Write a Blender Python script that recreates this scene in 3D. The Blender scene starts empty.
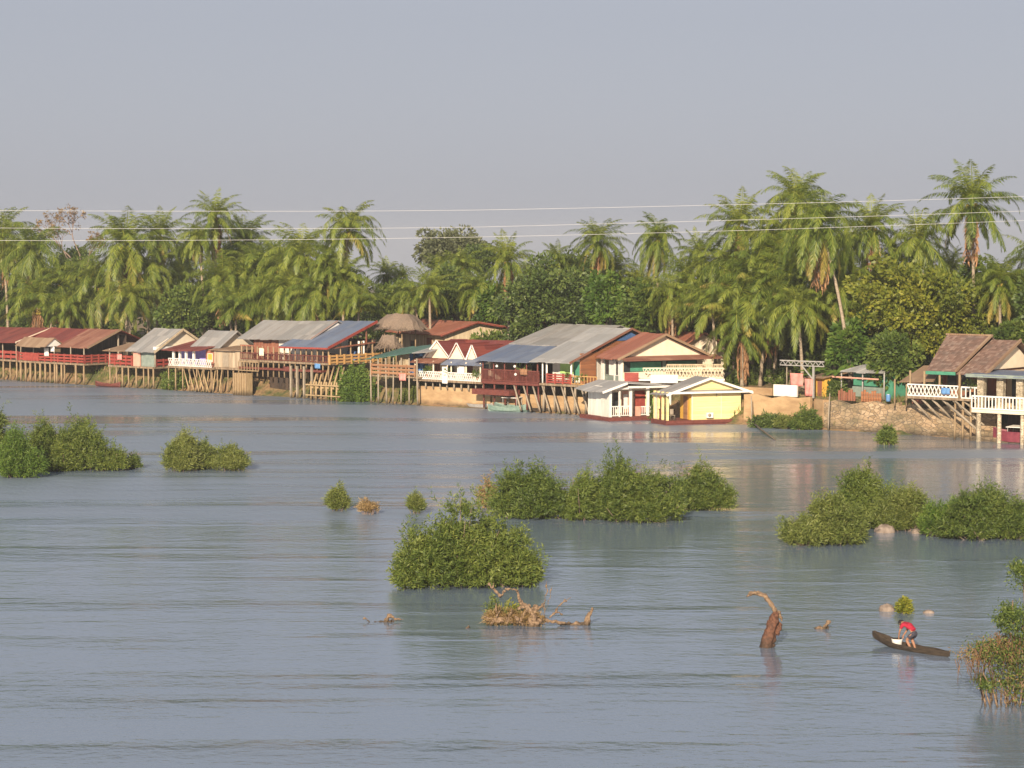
import bpy, math, random
import numpy as np
from mathutils import Vector, Matrix
sc = bpy.context.scene
COL = sc.collection
R = random.Random(7)
rad = math.radians

# ------------------------------------------------------------------ camera model
# X runs along the shore, Y inland, Z up; water level is z = 0, metres.
F = 2276.0
CAM = (148.2, -163.8, 15.6)
YAW = rad(40)
fw = (-math.sin(YAW), math.cos(YAW)); rt = (math.cos(YAW), math.sin(YAW))
PIT = math.atan(139 / F); cp, sp = math.cos(PIT), math.sin(PIT)

def ray(x, y):
    a = (x - 512) / F; b = -(y - 384) / F
    f = cp + b * sp
    return (fw[0] * f + rt[0] * a, fw[1] * f + rt[1] * a, -sp + b * cp)
def onY(x, y, Y):
    d = ray(x, y); t = (Y - CAM[1]) / d[1]
    return Vector((CAM[0] + d[0] * t, Y, CAM[2] + d[2] * t))
def onz(x, y, z=0.0):
    d = ray(x, y); t = (z - CAM[2]) / d[2]
    return Vector((CAM[0] + d[0] * t, CAM[1] + d[1] * t, z))
def depth(p):
    return (p[0] - CAM[0]) * fw[0] + (p[1] - CAM[1]) * fw[1]
def ppm(p): return F / depth(p)

# ------------------------------------------------------------------ materials
def nt(name):
    m = bpy.data.materials.new(name); m.use_nodes = True
    t = m.node_tree; b = t.nodes['Principled BSDF']
    return m, t, b
def N(t, kind, **kw):
    n = t.nodes.new(kind)
    for k, v in kw.items():
        if k in n.inputs: n.inputs[k].default_value = v
        else: setattr(n, k, v)
    return n
def c4(c): return (c[0], c[1], c[2], 1)
def coords(t, scale=(1, 1, 1), kind='Object'):
    tc = N(t, 'ShaderNodeTexCoord'); mp = N(t, 'ShaderNodeMapping')
    mp.inputs['Scale'].default_value = scale
    t.links.new(tc.outputs[kind], mp.inputs['Vector'])
    return mp.outputs['Vector']
def ramp(t, fac, stops):
    r = N(t, 'ShaderNodeValToRGB'); e = r.color_ramp.elements
    while len(e) < len(stops): e.new(0.5)
    for i, (p, c) in enumerate(stops): e[i].position = p; e[i].color = c4(c)
    t.links.new(fac, r.inputs['Fac']); return r.outputs['Color']
def bump(t, h, b, strength=.5, dist=.02):
    n = N(t, 'ShaderNodeBump'); n.inputs['Strength'].default_value = strength; n.inputs['Distance'].default_value = dist
    t.links.new(h, n.inputs['Height']); t.links.new(n.outputs['Normal'], b.inputs['Normal'])
def mixc(t, fac, a, b, mode='MIX'):
    n = N(t, 'ShaderNodeMix', data_type='RGBA', blend_type=mode)
    for s, v in ((n.inputs[0], fac), (n.inputs[6], a), (n.inputs[7], b)):
        if isinstance(v, (int, float)): s.default_value = v
        elif isinstance(v, tuple): s.default_value = c4(v)
        else: t.links.new(v, s)
    return n.outputs[2]
def mathn(t, op, a, b=None):
    n = N(t, 'ShaderNodeMath', operation=op)
    for s, v in ((n.inputs[0], a), (n.inputs[1], b)):
        if v is None: continue
        if isinstance(v, (int, float)): s.default_value = v
        else: t.links.new(v, s)
    return n.outputs[0]

def m_noise(name, c1, c2, scale=2.0, rough=.8, stretch=(1, 1, 1), b=.3, lo=.3, hi=.7, spec=.3):
    m, t, p = nt(name)
    v = coords(t, stretch)
    n = N(t, 'ShaderNodeTexNoise', Scale=scale, Detail=6.0, Roughness=.65); t.links.new(v, n.inputs['Vector'])
    t.links.new(ramp(t, n.outputs['Fac'], [(lo, c1), (hi, c2)]), p.inputs['Base Color'])
    p.inputs['Roughness'].default_value = rough; p.inputs['Specular IOR Level'].default_value = spec
    if b: bump(t, n.outputs['Fac'], p, b, .03)
    return m
def m_boards(name, c1, c2, w=.18, rough=.75, horizontal=False, dirt=(.12, .09, .07), amt=.5):
    """boards: each one has its own shade, thin grooves between them, streaks of dirt"""
    m, t, p = nt(name)
    v = coords(t); s = N(t, 'ShaderNodeSeparateXYZ'); t.links.new(v, s.inputs[0])
    q = s.outputs[2] if horizontal else mathn(t, 'ADD', s.outputs[0], mathn(t, 'MULTIPLY', s.outputs[1], 1.013))
    q = mathn(t, 'DIVIDE', q, w)
    wn = N(t, 'ShaderNodeTexWhiteNoise', noise_dimensions='1D'); t.links.new(mathn(t, 'FLOOR', q), wn.inputs['W'])
    base = ramp(t, wn.outputs['Value'], [(0, c1), (1, c2)])
    v2 = coords(t, (6, 6, .8) if not horizontal else (.8, .8, 6))
    n = N(t, 'ShaderNodeTexNoise', Scale=1.0, Detail=5.0); t.links.new(v2, n.inputs['Vector'])
    f = mathn(t, 'MULTIPLY', ramp(t, n.outputs['Fac'], [(.45, (0, 0, 0)), (.75, (1, 1, 1))]), amt)
    t.links.new(mixc(t, f, base, dirt), p.inputs['Base Color'])
    fr = mathn(t, 'FRACT', q)
    g = mathn(t, 'GREATER_THAN', mathn(t, 'ABSOLUTE', mathn(t, 'SUBTRACT', fr, .5)), .46)
    bump(t, mathn(t, 'MULTIPLY', g, -1.0), p, .8, .02)
    p.inputs['Roughness'].default_value = rough; p.inputs['Specular IOR Level'].default_value = .25
    return m
def m_tin(name, c1, c2, rust=(.16, .06, .03), amt=.4, rough=.5, metal=0.0, sheet=.85):
    """corrugated sheets: shade per sheet, rust streaks down the slope, corrugation as bump"""
    m, t, p = nt(name)
    v = coords(t); s = N(t, 'ShaderNodeSeparateXYZ'); t.links.new(v, s.inputs[0])
    q = mathn(t, 'FLOOR', mathn(t, 'DIVIDE', s.outputs[0], sheet))
    q2 = mathn(t, 'FLOOR', mathn(t, 'DIVIDE', s.outputs[1], 2.3))
    wn = N(t, 'ShaderNodeTexWhiteNoise', noise_dimensions='1D')
    t.links.new(mathn(t, 'ADD', q, mathn(t, 'MULTIPLY', q2, 17.3)), wn.inputs['W'])
    base = ramp(t, wn.outputs['Value'], [(0, c1), (1, c2)])
    v2 = coords(t, (2.2, .35, .35))
    n = N(t, 'ShaderNodeTexNoise', Scale=1.0, Detail=6.0, Roughness=.7); t.links.new(v2, n.inputs['Vector'])
    f = mathn(t, 'MULTIPLY', ramp(t, n.outputs['Fac'], [(.42, (0, 0, 0)), (.7, (1, 1, 1))]), amt)
    t.links.new(mixc(t, f, base, rust), p.inputs['Base Color'])
    w = mathn(t, 'SINE', mathn(t, 'MULTIPLY', s.outputs[0], 2 * math.pi / .17))
    bump(t, w, p, .6, .018)
    p.inputs['Roughness'].default_value = rough; p.inputs['Metallic'].default_value = metal
    p.inputs['Specular IOR Level'].default_value = .35
    return m
def m_tile(name):
    m, t, p = nt(name)
    v = coords(t); s = N(t, 'ShaderNodeSeparateXYZ'); t.links.new(v, s.inputs[0])
    row = mathn(t, 'DIVIDE', s.outputs[1], .3); colu = mathn(t, 'DIVIDE', s.outputs[0], .25)
    wn = N(t, 'ShaderNodeTexWhiteNoise', noise_dimensions='1D')
    t.links.new(mathn(t, 'ADD', mathn(t, 'FLOOR', colu), mathn(t, 'MULTIPLY', mathn(t, 'FLOOR', row), 31.7)), wn.inputs['W'])
    base = ramp(t, wn.outputs['Value'], [(0, (.13, .075, .055)), (.6, (.2, .12, .09)), (1, (.27, .19, .15))])
    n = N(t, 'ShaderNodeTexNoise', Scale=.8, Detail=5.0); t.links.new(v, n.inputs['Vector'])
    f = ramp(t, n.outputs['Fac'], [(.45, (0, 0, 0)), (.75, (.6, .6, .6))])
    t.links.new(mixc(t, f, base, (.09, .08, .07)), p.inputs['Base Color'])
    h = mathn(t, 'ADD', mathn(t, 'FRACT', row), mathn(t, 'ABSOLUTE', mathn(t, 'SINE', mathn(t, 'MULTIPLY', colu, math.pi))))
    bump(t, h, p, .7, .03); p.inputs['Roughness'].default_value = .8
    return m
def m_stone(name, c1, c2, c3, scale=2.2):
    m, t, p = nt(name)
    v = coords(t, (1, 1, 1.7))
    vo = N(t, 'ShaderNodeTexVoronoi', Scale=scale, feature='F1'); t.links.new(v, vo.inputs['Vector'])
    ve = N(t, 'ShaderNodeTexVoronoi', Scale=scale, feature='DISTANCE_TO_EDGE'); t.links.new(v, ve.inputs['Vector'])
    s = N(t, 'ShaderNodeSeparateColor'); t.links.new(vo.outputs['Color'], s.inputs[0])
    base = ramp(t, s.outputs[0], [(0, c1), (.5, c2), (1, c3)])
    n = N(t, 'ShaderNodeTexNoise', Scale=.5, Detail=6.0); t.links.new(v, n.inputs['Vector'])
    base = mixc(t, ramp(t, n.outputs['Fac'], [(.4, (0, 0, 0)), (.7, (.75, .75, .75))]), base, (.11, .1, .06))
    e = ramp(t, ve.outputs['Distance'], [(0, (0, 0, 0)), (.06, (1, 1, 1))])
    t.links.new(mixc(t, e, (.12, .1, .08), base), p.inputs['Base Color'])
    bump(t, e, p, .7, .05); p.inputs['Roughness'].default_value = .9
    return m
def m_leaf(name, dark, mid, light, old=None, trans=.3, rough=.5, attr='tone'):
    """leaf colour: by clump (attribute), by single leaf and by tree; old = colour of ageing leaves"""
    m, t, p = nt(name)
    at = N(t, 'ShaderNodeAttribute', attribute_name=attr)
    ge = N(t, 'ShaderNodeNewGeometry'); oi = N(t, 'ShaderNodeObjectInfo')
    f = mathn(t, 'ADD', mathn(t, 'MULTIPLY', at.outputs['Fac'], .5), mathn(t, 'MULTIPLY', ge.outputs['Random Per Island'], .35))
    f = mathn(t, 'ADD', f, mathn(t, 'MULTIPLY', oi.outputs['Random'], .15))
    c = ramp(t, f, [(.1, dark), (.5, mid), (.9, light)])
    if old:
        ag = N(t, 'ShaderNodeAttribute', attribute_name='age')
        c = mixc(t, ramp(t, ag.outputs['Fac'], [(.55, (0, 0, 0)), (1, (1, 1, 1))]), c, old)
    t.links.new(c, p.inputs['Base Color']); p.inputs['Roughness'].default_value = rough
    p.inputs['Specular IOR Level'].default_value = .35
    tr = N(t, 'ShaderNodeBsdfTranslucent'); mx = N(t, 'ShaderNodeMixShader'); mx.inputs[0].default_value = trans
    t.links.new(mixc(t, .5, c, (.3, .32, .04), 'MIX'), tr.inputs['Color'])
    t.links.new(p.outputs[0], mx.inputs[1]); t.links.new(tr.outputs[0], mx.inputs[2])
    t.links.new(mx.outputs[0], t.nodes['Material Output'].inputs['Surface'])
    return m

M = {}
M['pile'] = m_noise('pile wood', (.19, .13, .075), (.37, .27, .16), 3, .85, (3, 3, .5))
M['pile_grey'] = m_noise('grey post wood', (.2, .16, .12), (.4, .34, .26), 3, .85, (3, 3, .5))
M['log'] = m_noise('pale log wood', (.28, .19, .1), (.46, .34, .19), 3, .85, (3, 3, .5))
M['deck'] = m_boards('deck boards', (.2, .14, .09), (.33, .25, .17), .16)
M['dark'] = m_boards('shade dark boards', (.035, .025, .02), (.08, .055, .04), .2, amt=.3)  # dark tone puts the shade under roofs and decks into the boards
M['red'] = m_noise('red paint', (.2, .035, .03), (.36, .075, .055), 3, .6)
M['dark_red'] = m_noise('dark red paint', (.1, .028, .024), (.18, .055, .042), 3, .6)
M['orange'] = m_boards('orange boards', (.26, .13, .07), (.36, .19, .1), .2, horizontal=True, amt=.3)
M['brick'] = m_boards('orange brick wall', (.3, .12, .055), (.4, .17, .08), .12, horizontal=True, amt=.4)
M['yellow_rail'] = m_noise('ochre paint', (.42, .24, .09), (.56, .33, .13), 3, .6)
M['cream'] = m_noise('cream plaster', (.68, .58, .43), (.78, .69, .55), 1.5, .85)
M['cream_boards'] = m_boards('cream boards', (.48, .38, .25), (.62, .51, .36), .25, amt=.35)
M['white'] = m_noise('white paint', (.66, .63, .58), (.82, .8, .76), 2, .6)
M['white_boards'] = m_boards('white boards', (.66, .62, .55), (.8, .78, .72), .3, amt=.25)
M['yellow'] = m_boards('yellow boards', (.76, .61, .28), (.82, .68, .35), .22, horizontal=True, dirt=(.45, .34, .16), amt=.45)
M['yellow_in'] = m_noise('deep yellow wall', (.62, .34, .05), (.7, .42, .08), 2, .7)
M['pink'] = m_noise('pink plaster', (.55, .28, .21), (.66, .38, .29), 2, .8)
M['purple'] = m_noise('lilac paint', (.25, .2, .55), (.38, .33, .68), 2, .7)
M['green'] = m_noise('green paint', (.05, .2, .13), (.08, .29, .19), 2, .6)
M['green_light'] = m_noise('pale green screen', (.25, .5, .12), (.5, .72, .25), 1.2, .7)
M['teal'] = m_noise('teal paint', (.16, .2, .18), (.27, .32, .28), 2, .6)
M['blue'] = m_noise('blue paint', (.05, .12, .3), (.1, .2, .42), 2, .6)
M['planks'] = m_boards('weathered planks', (.34, .26, .18), (.52, .42, .3), .22)
M['brown'] = m_boards('red brown boards', (.22, .08, .05), (.32, .13, .08), .2)
M['tin_grey'] = m_tin('grey tin roof', (.24, .24, .24), (.36, .35, .34), (.2, .16, .13), .5)
M['tin_pale'] = m_tin('pale tin roof', (.3, .3, .3), (.4, .395, .39), (.24, .21, .18), .4)
M['tin_blue'] = m_tin('blue tin roof', (.115, .15, .235), (.165, .205, .29), (.16, .15, .15), .5)
M['tin_red'] = m_tin('dark red tin roof', (.16, .035, .03), (.25, .06, .045), (.1, .04, .03), .45)
M['tin_rust'] = m_tin('rusty tin roof', (.22, .09, .06), (.32, .16, .11), (.15, .05, .03), .6, .7)
M['tin_orange'] = m_tin('orange red tin roof', (.27, .1, .065), (.36, .15, .1), (.2, .07, .04), .5, .65)
M['tin_brown'] = m_tin('brown tin roof', (.25, .16, .1), (.33, .23, .15), (.17, .1, .06), .5, .7)
M['tin_green'] = m_tin('green tin roof', (.05, .12, .1), (.08, .17, .14), (.06, .08, .07), .4)
M['tile'] = m_tile('brown roof tiles')
M['thatch'] = m_noise('thatch', (.11, .08, .06), (.28, .215, .165), 5, 1, (4, 4, .8), b=.8)
M['earth'] = m_noise('orange earth', (.27, .17, .09), (.44, .3, .17), .7, .95, (1, 1, 2.5), b=.6)
M['bankwall'] = m_noise('ochre retaining wall', (.3, .19, .1), (.52, .36, .2), .6, .95, (1, 1, 2.5), b=.4)
M['stone'] = m_stone('rubble stone wall', (.26, .18, .1), (.36, .25, .15), (.46, .34, .22))
M['column'] = m_stone('stone block columns', (.5, .4, .28), (.6, .5, .36), (.68, .58, .44), 4)
M['steel'] = m_noise('grey steel', (.26, .25, .24), (.38, .37, .35), 3, .5)
M['glass'] = m_noise('dark window glass', (.02, .025, .03), (.05, .055, .06), 1, .12, b=0, spec=.6)
M['bark'] = m_noise('palm bark', (.19, .145, .1), (.4, .33, .25), 2, .95, (2, 2, 5), b=.8)
M['bark_dark'] = m_noise('tree bark', (.08, .06, .045), (.17, .13, .1), 2, .95, (3, 3, .7), b=.8)
M['twig'] = m_noise('grey brown twigs', (.17, .12, .1), (.3, .22, .18), 2, .95)
M['drift'] = m_noise('driftwood', (.07, .045, .03), (.32, .22, .14), 5, .9, (2, 2, 2), b=.7)
M['drift_red'] = m_noise('wet red driftwood', (.035, .018, .013), (.19, .085, .05), 5, .75, (2, 2, 2), b=.7)
M['rock'] = m_noise('river rock', (.13, .1, .08), (.32, .26, .22), 3, .9, b=.8)
M['palm'] = m_leaf('palm leaflets', (.035, .075, .013), (.155, .215, .032), (.33, .36, .06), old=(.48, .37, .1), trans=.38, rough=.42)
M['palm_dead'] = m_noise('dead palm fronds', (.2, .1, .05), (.4, .23, .12), 2, .95)
M['coconut'] = m_noise('coconuts', (.25, .2, .04), (.4, .28, .06), 3, .6)
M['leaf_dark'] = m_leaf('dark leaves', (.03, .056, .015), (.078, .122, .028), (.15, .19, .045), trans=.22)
M['leaf_mid'] = m_leaf('mid green leaves', (.033, .066, .014), (.1, .152, .028), (.2, .24, .05), trans=.28)
M['leaf_yellow'] = m_leaf('yellow green leaves', (.055, .085, .012), (.17, .2, .026), (.34, .32, .04), trans=.3)
M['leaf_bright'] = m_leaf('bright green leaves', (.03, .075, .012), (.1, .18, .028), (.2, .27, .05), trans=.35)
M['leaf_hazed'] = m_leaf('hazed green leaves', (.07, .085, .045), (.13, .145, .075), (.19, .2, .1), trans=.2)  # far tree's fading in haze put into its leaf colour
M['leaf_willow'] = m_leaf('willow leaves', (.028, .058, .012), (.105, .155, .03), (.235, .27, .06), trans=.3)
M['leaf_reed'] = m_leaf('reed leaves', (.06, .09, .02), (.14, .18, .04), (.26, .28, .08), trans=.3)
M['leaf_dry'] = m_leaf('dry leaves', (.12, .07, .03), (.25, .16, .07), (.4, .28, .13), trans=.2)
M['canoe'] = m_noise('weathered canoe wood', (.018, .014, .011), (.07, .052, .038), 2.5, .85, (1, 4, 4), b=.6)
M['canoe_in'] = m_noise('pale canoe inside', (.16, .11, .08), (.3, .23, .17), 3, .85, (1, 4, 4))
M['skin'] = m_noise('skin', (.28, .14, .085), (.36, .19, .12), 4, .6, b=0)
M['shirt'] = m_noise('red shirt', (.28, .012, .03), (.38, .022, .048), 6, .85, b=.2)
M['shorts'] = m_noise('dark patterned shorts', (.015, .02, .035), (.09, .08, .1), 14, .9, b=.2)
M['hair'] = m_noise('black hair', (.01, .008, .007), (.03, .022, .018), 20, .6)
M['wire'] = m_noise('bright wire', (.5, .5, .5), (.6, .6, .6), 1, .4, b=0)
M['cloth_pink'] = m_noise('pink cloth', (.62, .2, .17), (.75, .32, .28), 2, .9)
M['cloth_blue'] = m_noise('blue plastic', (.08, .2, .45), (.14, .3, .55), 2, .5)
M['boat_green'] = m_noise('green boat paint', (.12, .2, .17), (.24, .32, .28), 3, .6)
M['boat_grey'] = m_noise('grey boat paint', (.24, .23, .22), (.4, .38, .36), 3, .6)
M['boat_plum'] = m_noise('plum boat paint', (.16, .03, .05), (.25, .06, .08), 3, .5)

def wet(key, z0, z1):
    """dark wet band and flood line just above the water"""
    t = M[key].node_tree; p = t.nodes['Principled BSDF']; l = p.inputs['Base Color'].links[0]; src = l.from_socket
    v = coords(t); s = N(t, 'ShaderNodeSeparateXYZ'); t.links.new(v, s.inputs[0]); n = N(t, 'ShaderNodeTexNoise', Scale=1.6, Detail=4.0); t.links.new(v, n.inputs['Vector'])
    z = mathn(t, 'ADD', s.outputs[2], mathn(t, 'MULTIPLY', mathn(t, 'SUBTRACT', n.outputs['Fac'], .5), .5))
    g = N(t, 'ShaderNodeMapRange'); g.inputs[1].default_value = z0; g.inputs[2].default_value = z1; g.inputs[3].default_value = .75; g.inputs[4].default_value = 0; t.links.new(z, g.inputs[0])
    t.links.new(mixc(t, g.outputs[0], src, (.035, .028, .02)), p.inputs['Base Color'])
for k_, a_, b_ in (('pile', .15, .6), ('pile_grey', .15, .6), ('log', .15, .6), ('bankwall', .1, .6), ('stone', .1, .6), ('drift', .02, .12), ('drift_red', .1, .5), ('canoe', -.06, .06)): wet(k_, a_, b_)
# ------------------------------------------------------------------ object helpers
def prop(o, label=None, cat=None, group=None, kind=None):
    for k, v in (('label', label), ('category', cat), ('group', group), ('kind', kind)):
        if v: o[k] = v
    return o
def thing(name, label, cat, loc=(0, 0, 0), rz=0.0, group=None):
    o = bpy.data.objects.new(name, None); COL.objects.link(o)
    o.location = loc; o.rotation_euler = (0, 0, rz); o.empty_display_size = .3
    return prop(o, label, cat, group)
def link_mesh(name, me, mat, parent=None, loc=None, rz=0.0):
    o = bpy.data.objects.new(name, me); COL.objects.link(o)
    if mat and not me.materials: me.materials.append(mat)
    if parent: o.parent = parent
    if loc is not None: o.location = loc; o.rotation_euler = (0, 0, rz)
    return o

class MB:
    """collects boxes, beams, slabs and tubes (in the thing's own frame) into one mesh"""
    def __init__(s): s.v = []; s.f = []; s.sm = []
    def add(s, vs, fs, smooth=False):
        o = len(s.v); s.v += [tuple(p) for p in vs]; s.f += [tuple(i + o for i in f) for f in fs]; s.sm += [smooth] * len(fs)
        return s
    def box(s, x0, x1, y0, y1, z0, z1):
        v = [(x0, y0, z0), (x1, y0, z0), (x1, y1, z0), (x0, y1, z0), (x0, y0, z1), (x1, y0, z1), (x1, y1, z1), (x0, y1, z1)]
        return s.add(v, [(0, 3, 2, 1), (4, 5, 6, 7), (0, 1, 5, 4), (1, 2, 6, 5), (2, 3, 7, 6), (3, 0, 4, 7)])
    def beam(s, p, q, w=.1, h=None):
        h = h or w; p = Vector(p); q = Vector(q); d = (q - p).normalized()
        up = Vector((0, 0, 1)) if abs(d.z) < .95 else Vector((0, 1, 0))
        a = d.cross(up).normalized() * w / 2; b = a.cross(d).normalized() * h / 2
        v = [p - a - b, p + a - b, p + a + b, p - a + b, q - a - b, q + a - b, q + a + b, q - a + b]
        return s.add(v, [(0, 3, 2, 1), (4, 5, 6, 7), (0, 1, 5, 4), (1, 2, 6, 5), (2, 3, 7, 6), (3, 0, 4, 7)])
    def slab(s, pts, t=.07):
        pts = [Vector(p) for p in pts]; n = (pts[1] - pts[0]).cross(pts[-1] - pts[0]).normalized()
        if n.z < 0: pts = pts[::-1]; n = -n
        k = len(pts); v = pts + [p - n * t for p in pts]
        f = [tuple(range(k)), tuple(range(2 * k - 1, k - 1, -1))] + [(i, i + k, (i + 1) % k + k, (i + 1) % k) for i in range(k)]
        return s.add(v, f)
    def prism(s, pts, d):
        pts = [Vector(p) for p in pts]; d = Vector(d); k = len(pts)
        v = pts + [p + d for p in pts]
        f = [tuple(range(k)), tuple(range(2 * k - 1, k - 1, -1))] + [(i, i + k, (i + 1) % k + k, (i + 1) % k) for i in range(k)]
        return s.add(v, f)
    def tube(s, pts, r, n=7, cap=True):
        pts = [Vector(p) for p in pts]; m = len(pts)
        rs = r if isinstance(r, (list, tuple)) else [r] * m
        vs = []; fs = []; ref = Vector((.31, .17, .93))
        for i, p in enumerate(pts):
            d = (pts[min(i + 1, m - 1)] - pts[max(i - 1, 0)]).normalized()
            if abs(d.dot(ref)) > .9: ref = Vector((.93, .2, .31))
            a = d.cross(ref).normalized(); b = d.cross(a)
            ref = a.cross(d)
            for k in range(n):
                th = 2 * math.pi * k / n
                vs.append(p + (a * math.cos(th) + b * math.sin(th)) * rs[i])
        for i in range(m - 1):
            for k in range(n):
                k2 = (k + 1) % n
                fs.append((i * n + k, i * n + k2, (i + 1) * n + k2, (i + 1) * n + k))
        if cap: fs += [tuple(range(n - 1, -1, -1)), tuple(range((m - 1) * n, m * n))]
        return s.add(vs, fs, True)
    def ball(s, c, r, seg=10, ring=7, sq=(1, 1, 1), wob=0.0, rnd=None):
        vs = []; fs = []
        for i in range(ring + 1):
            ph = math.pi * i / ring
            for k in range(seg):
                th = 2 * math.pi * k / seg
                q = r * (1 + (rnd.uniform(-wob, wob) if rnd else 0))
                vs.append((c[0] + q * sq[0] * math.sin(ph) * math.cos(th), c[1] + q * sq[1] * math.sin(ph) * math.sin(th), c[2] + q * sq[2] * math.cos(ph)))
        for i in range(ring):
            for k in range(seg):
                k2 = (k + 1) % seg
                fs.append((i * seg + k, (i + 1) * seg + k, (i + 1) * seg + k2, i * seg + k2))
        return s.add(vs, fs, True)
    def mesh(s, name):
        me = bpy.data.meshes.new(name); me.from_pydata(s.v, [], s.f)
        me.polygons.foreach_set('use_smooth', s.sm); me.validate(); me.update(); return me
    def build(s, name, mat, parent=None, loc=None, rz=0.0, label=None):
        o = link_mesh(name, s.mesh(name), M[mat] if isinstance(mat, str) else mat, parent, loc, rz)
        if label: o['label'] = label
        return o

def quads_mesh(name, V, attrs=None):
    """V: (n,4,3) array -> mesh of n separate quads; attrs: name -> (n,) per-quad values"""
    n = len(V); me = bpy.data.meshes.new(name)
    me.vertices.add(n * 4); me.vertices.foreach_set('co', np.ascontiguousarray(V, dtype=np.float32).ravel())
    me.loops.add(n * 4); me.loops.foreach_set('vertex_index', np.arange(n * 4, dtype=np.int32))
    me.polygons.add(n); me.polygons.foreach_set('loop_start', np.arange(0, n * 4, 4, dtype=np.int32))
    me.polygons.foreach_set('loop_total', np.full(n, 4, dtype=np.int32))
    me.update(calc_edges=True)
    for k, a in (attrs or {}).items():
        at = me.attributes.new(k, 'FLOAT', 'POINT'); at.data.foreach_set('value', np.repeat(a, 4).astype(np.float32))
    return me
def nrm(a): return a / np.maximum(np.linalg.norm(a, axis=1, keepdims=True), 1e-6)
def leaf_quads(P, D, S, L, W):
    """diamond leaves: base P, direction D, side S, length L, width W"""
    L = L[:, None]; W = W[:, None]
    mid = P + D * L * .45
    return np.stack([P, mid - S * W / 2, P + D * L, mid + S * W / 2], axis=1)

# ------------------------------------------------------------------ world, sun, camera
w = bpy.data.worlds.new('World'); sc.world = w; w.use_nodes = True
SUN_EL = rad(22)
sx, sy = .48, -.877
wt = w.node_tree; bg = wt.nodes['Background']
sky = wt.nodes.new('ShaderNodeTexSky'); sky.sky_type = 'NISHITA'; sky.sun_disc = False
sky.sun_elevation = SUN_EL; sky.sun_rotation = math.atan2(sx, sy)
sky.air_density = 1.5; sky.dust_density = .6; sky.ozone_density = 6; sky.altitude = 0
hs = wt.nodes.new('ShaderNodeHueSaturation'); hs.inputs['Saturation'].default_value = .32
wt.links.new(sky.outputs[0], hs.inputs['Color'])
tint = wt.nodes.new('ShaderNodeMix'); tint.data_type = 'RGBA'; tint.blend_type = 'MULTIPLY'; tint.inputs[0].default_value = 1
tint.inputs[7].default_value = (.96, .96, 1.15, 1); wt.links.new(hs.outputs[0], tint.inputs[6]); veil = wt.nodes.new('ShaderNodeMix'); veil.data_type = 'RGBA'; veil.inputs[0].default_value = .62     # even veil of hazy light over the whole sky
veil.inputs[7].default_value = (4.85, 5.05, 5.6, 1); wt.links.new(tint.outputs[2], veil.inputs[6]); wt.links.new(veil.outputs[2], bg.inputs['Color'])
bg.inputs['Strength'].default_value = .058
sl = bpy.data.lights.new('Sun', 'SUN'); sl.energy = 5.0; sl.angle = rad(.5); sl.color = (1, .83, .62)
so = bpy.data.objects.new('Sun', sl); COL.objects.link(so)
sd = Vector((sx * math.cos(SUN_EL), sy * math.cos(SUN_EL), math.sin(SUN_EL)))
so.rotation_euler = sd.to_track_quat('Z', 'Y').to_euler()
cd = bpy.data.cameras.new('Camera'); cam = bpy.data.objects.new('Camera', cd); COL.objects.link(cam)
cam.location = CAM; cam.rotation_euler = (math.pi / 2 - PIT, 0, YAW)
cd.sensor_width = 36; cd.lens = 36 * F / 1024; cd.clip_end = 6000; cd.clip_start = .5
sc.camera = cam
vs = sc.view_settings; vs.view_transform = 'Standard'; vs.look = 'None'; vs.exposure = .6; vs.gamma = 1; vs.use_curve_mapping = False

# ------------------------------------------------------------------ setting: ground and water
def make_ground():
    xs = [-1500, -900, -500, -200] + list(np.arange(-120, 121, 2.0)) + [200, 500, 900, 1500]
    prof = [(-600, -3), (-300, -3), (-60, -3), (-12, -2.4), (-4, -1.1), (-1, -.25), (.6, .1), (1.6, .9), (2.8, 1.9), (4, 2.45), (6, 2.6), (12, 2.65), (30, 2.7), (80, 3), (150, 1), (300, -4), (700, -12), (1500, -28)]
    v = []; f = []; rr = random.Random(3)
    for y, z in prof:
        for x in xs:
            inb = -20 < y < 20
            v.append((x, y + (rr.uniform(-.35, .35) if inb else 0), z + (rr.uniform(-.12, .12) if inb else 0)))
    n = len(xs)
    for j in range(len(prof) - 1):
        for i in range(n - 1):
            f.append((j * n + i, j * n + i + 1, (j + 1) * n + i + 1, (j + 1) * n + i))
    m, t, p = nt('earth and grass')
    vv = coords(t)
    a = N(t, 'ShaderNodeTexNoise', Scale=.35, Detail=8.0, Roughness=.7); t.links.new(vv, a.inputs['Vector'])
    b = N(t, 'ShaderNodeTexNoise', Scale=3.0, Detail=6.0); t.links.new(vv, b.inputs['Vector'])
    e = ramp(t, b.outputs['Fac'], [(.3, (.17, .1, .05)), (.7, (.34, .22, .12))])
    g = ramp(t, b.outputs['Fac'], [(.3, (.04, .055, .015)), (.7, (.1, .11, .03))])
    t.links.new(mixc(t, ramp(t, a.outputs['Fac'], [(.45, (0, 0, 0)), (.6, (1, 1, 1))]), e, g), p.inputs['Base Color'])
    p.inputs['Roughness'].default_value = .95; bump(t, b.outputs['Fac'], p, .6, .06)
    mb = MB(); mb.add(v, f, True); o = mb.build('ground', m); o['kind'] = 'structure'
make_ground()

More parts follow.
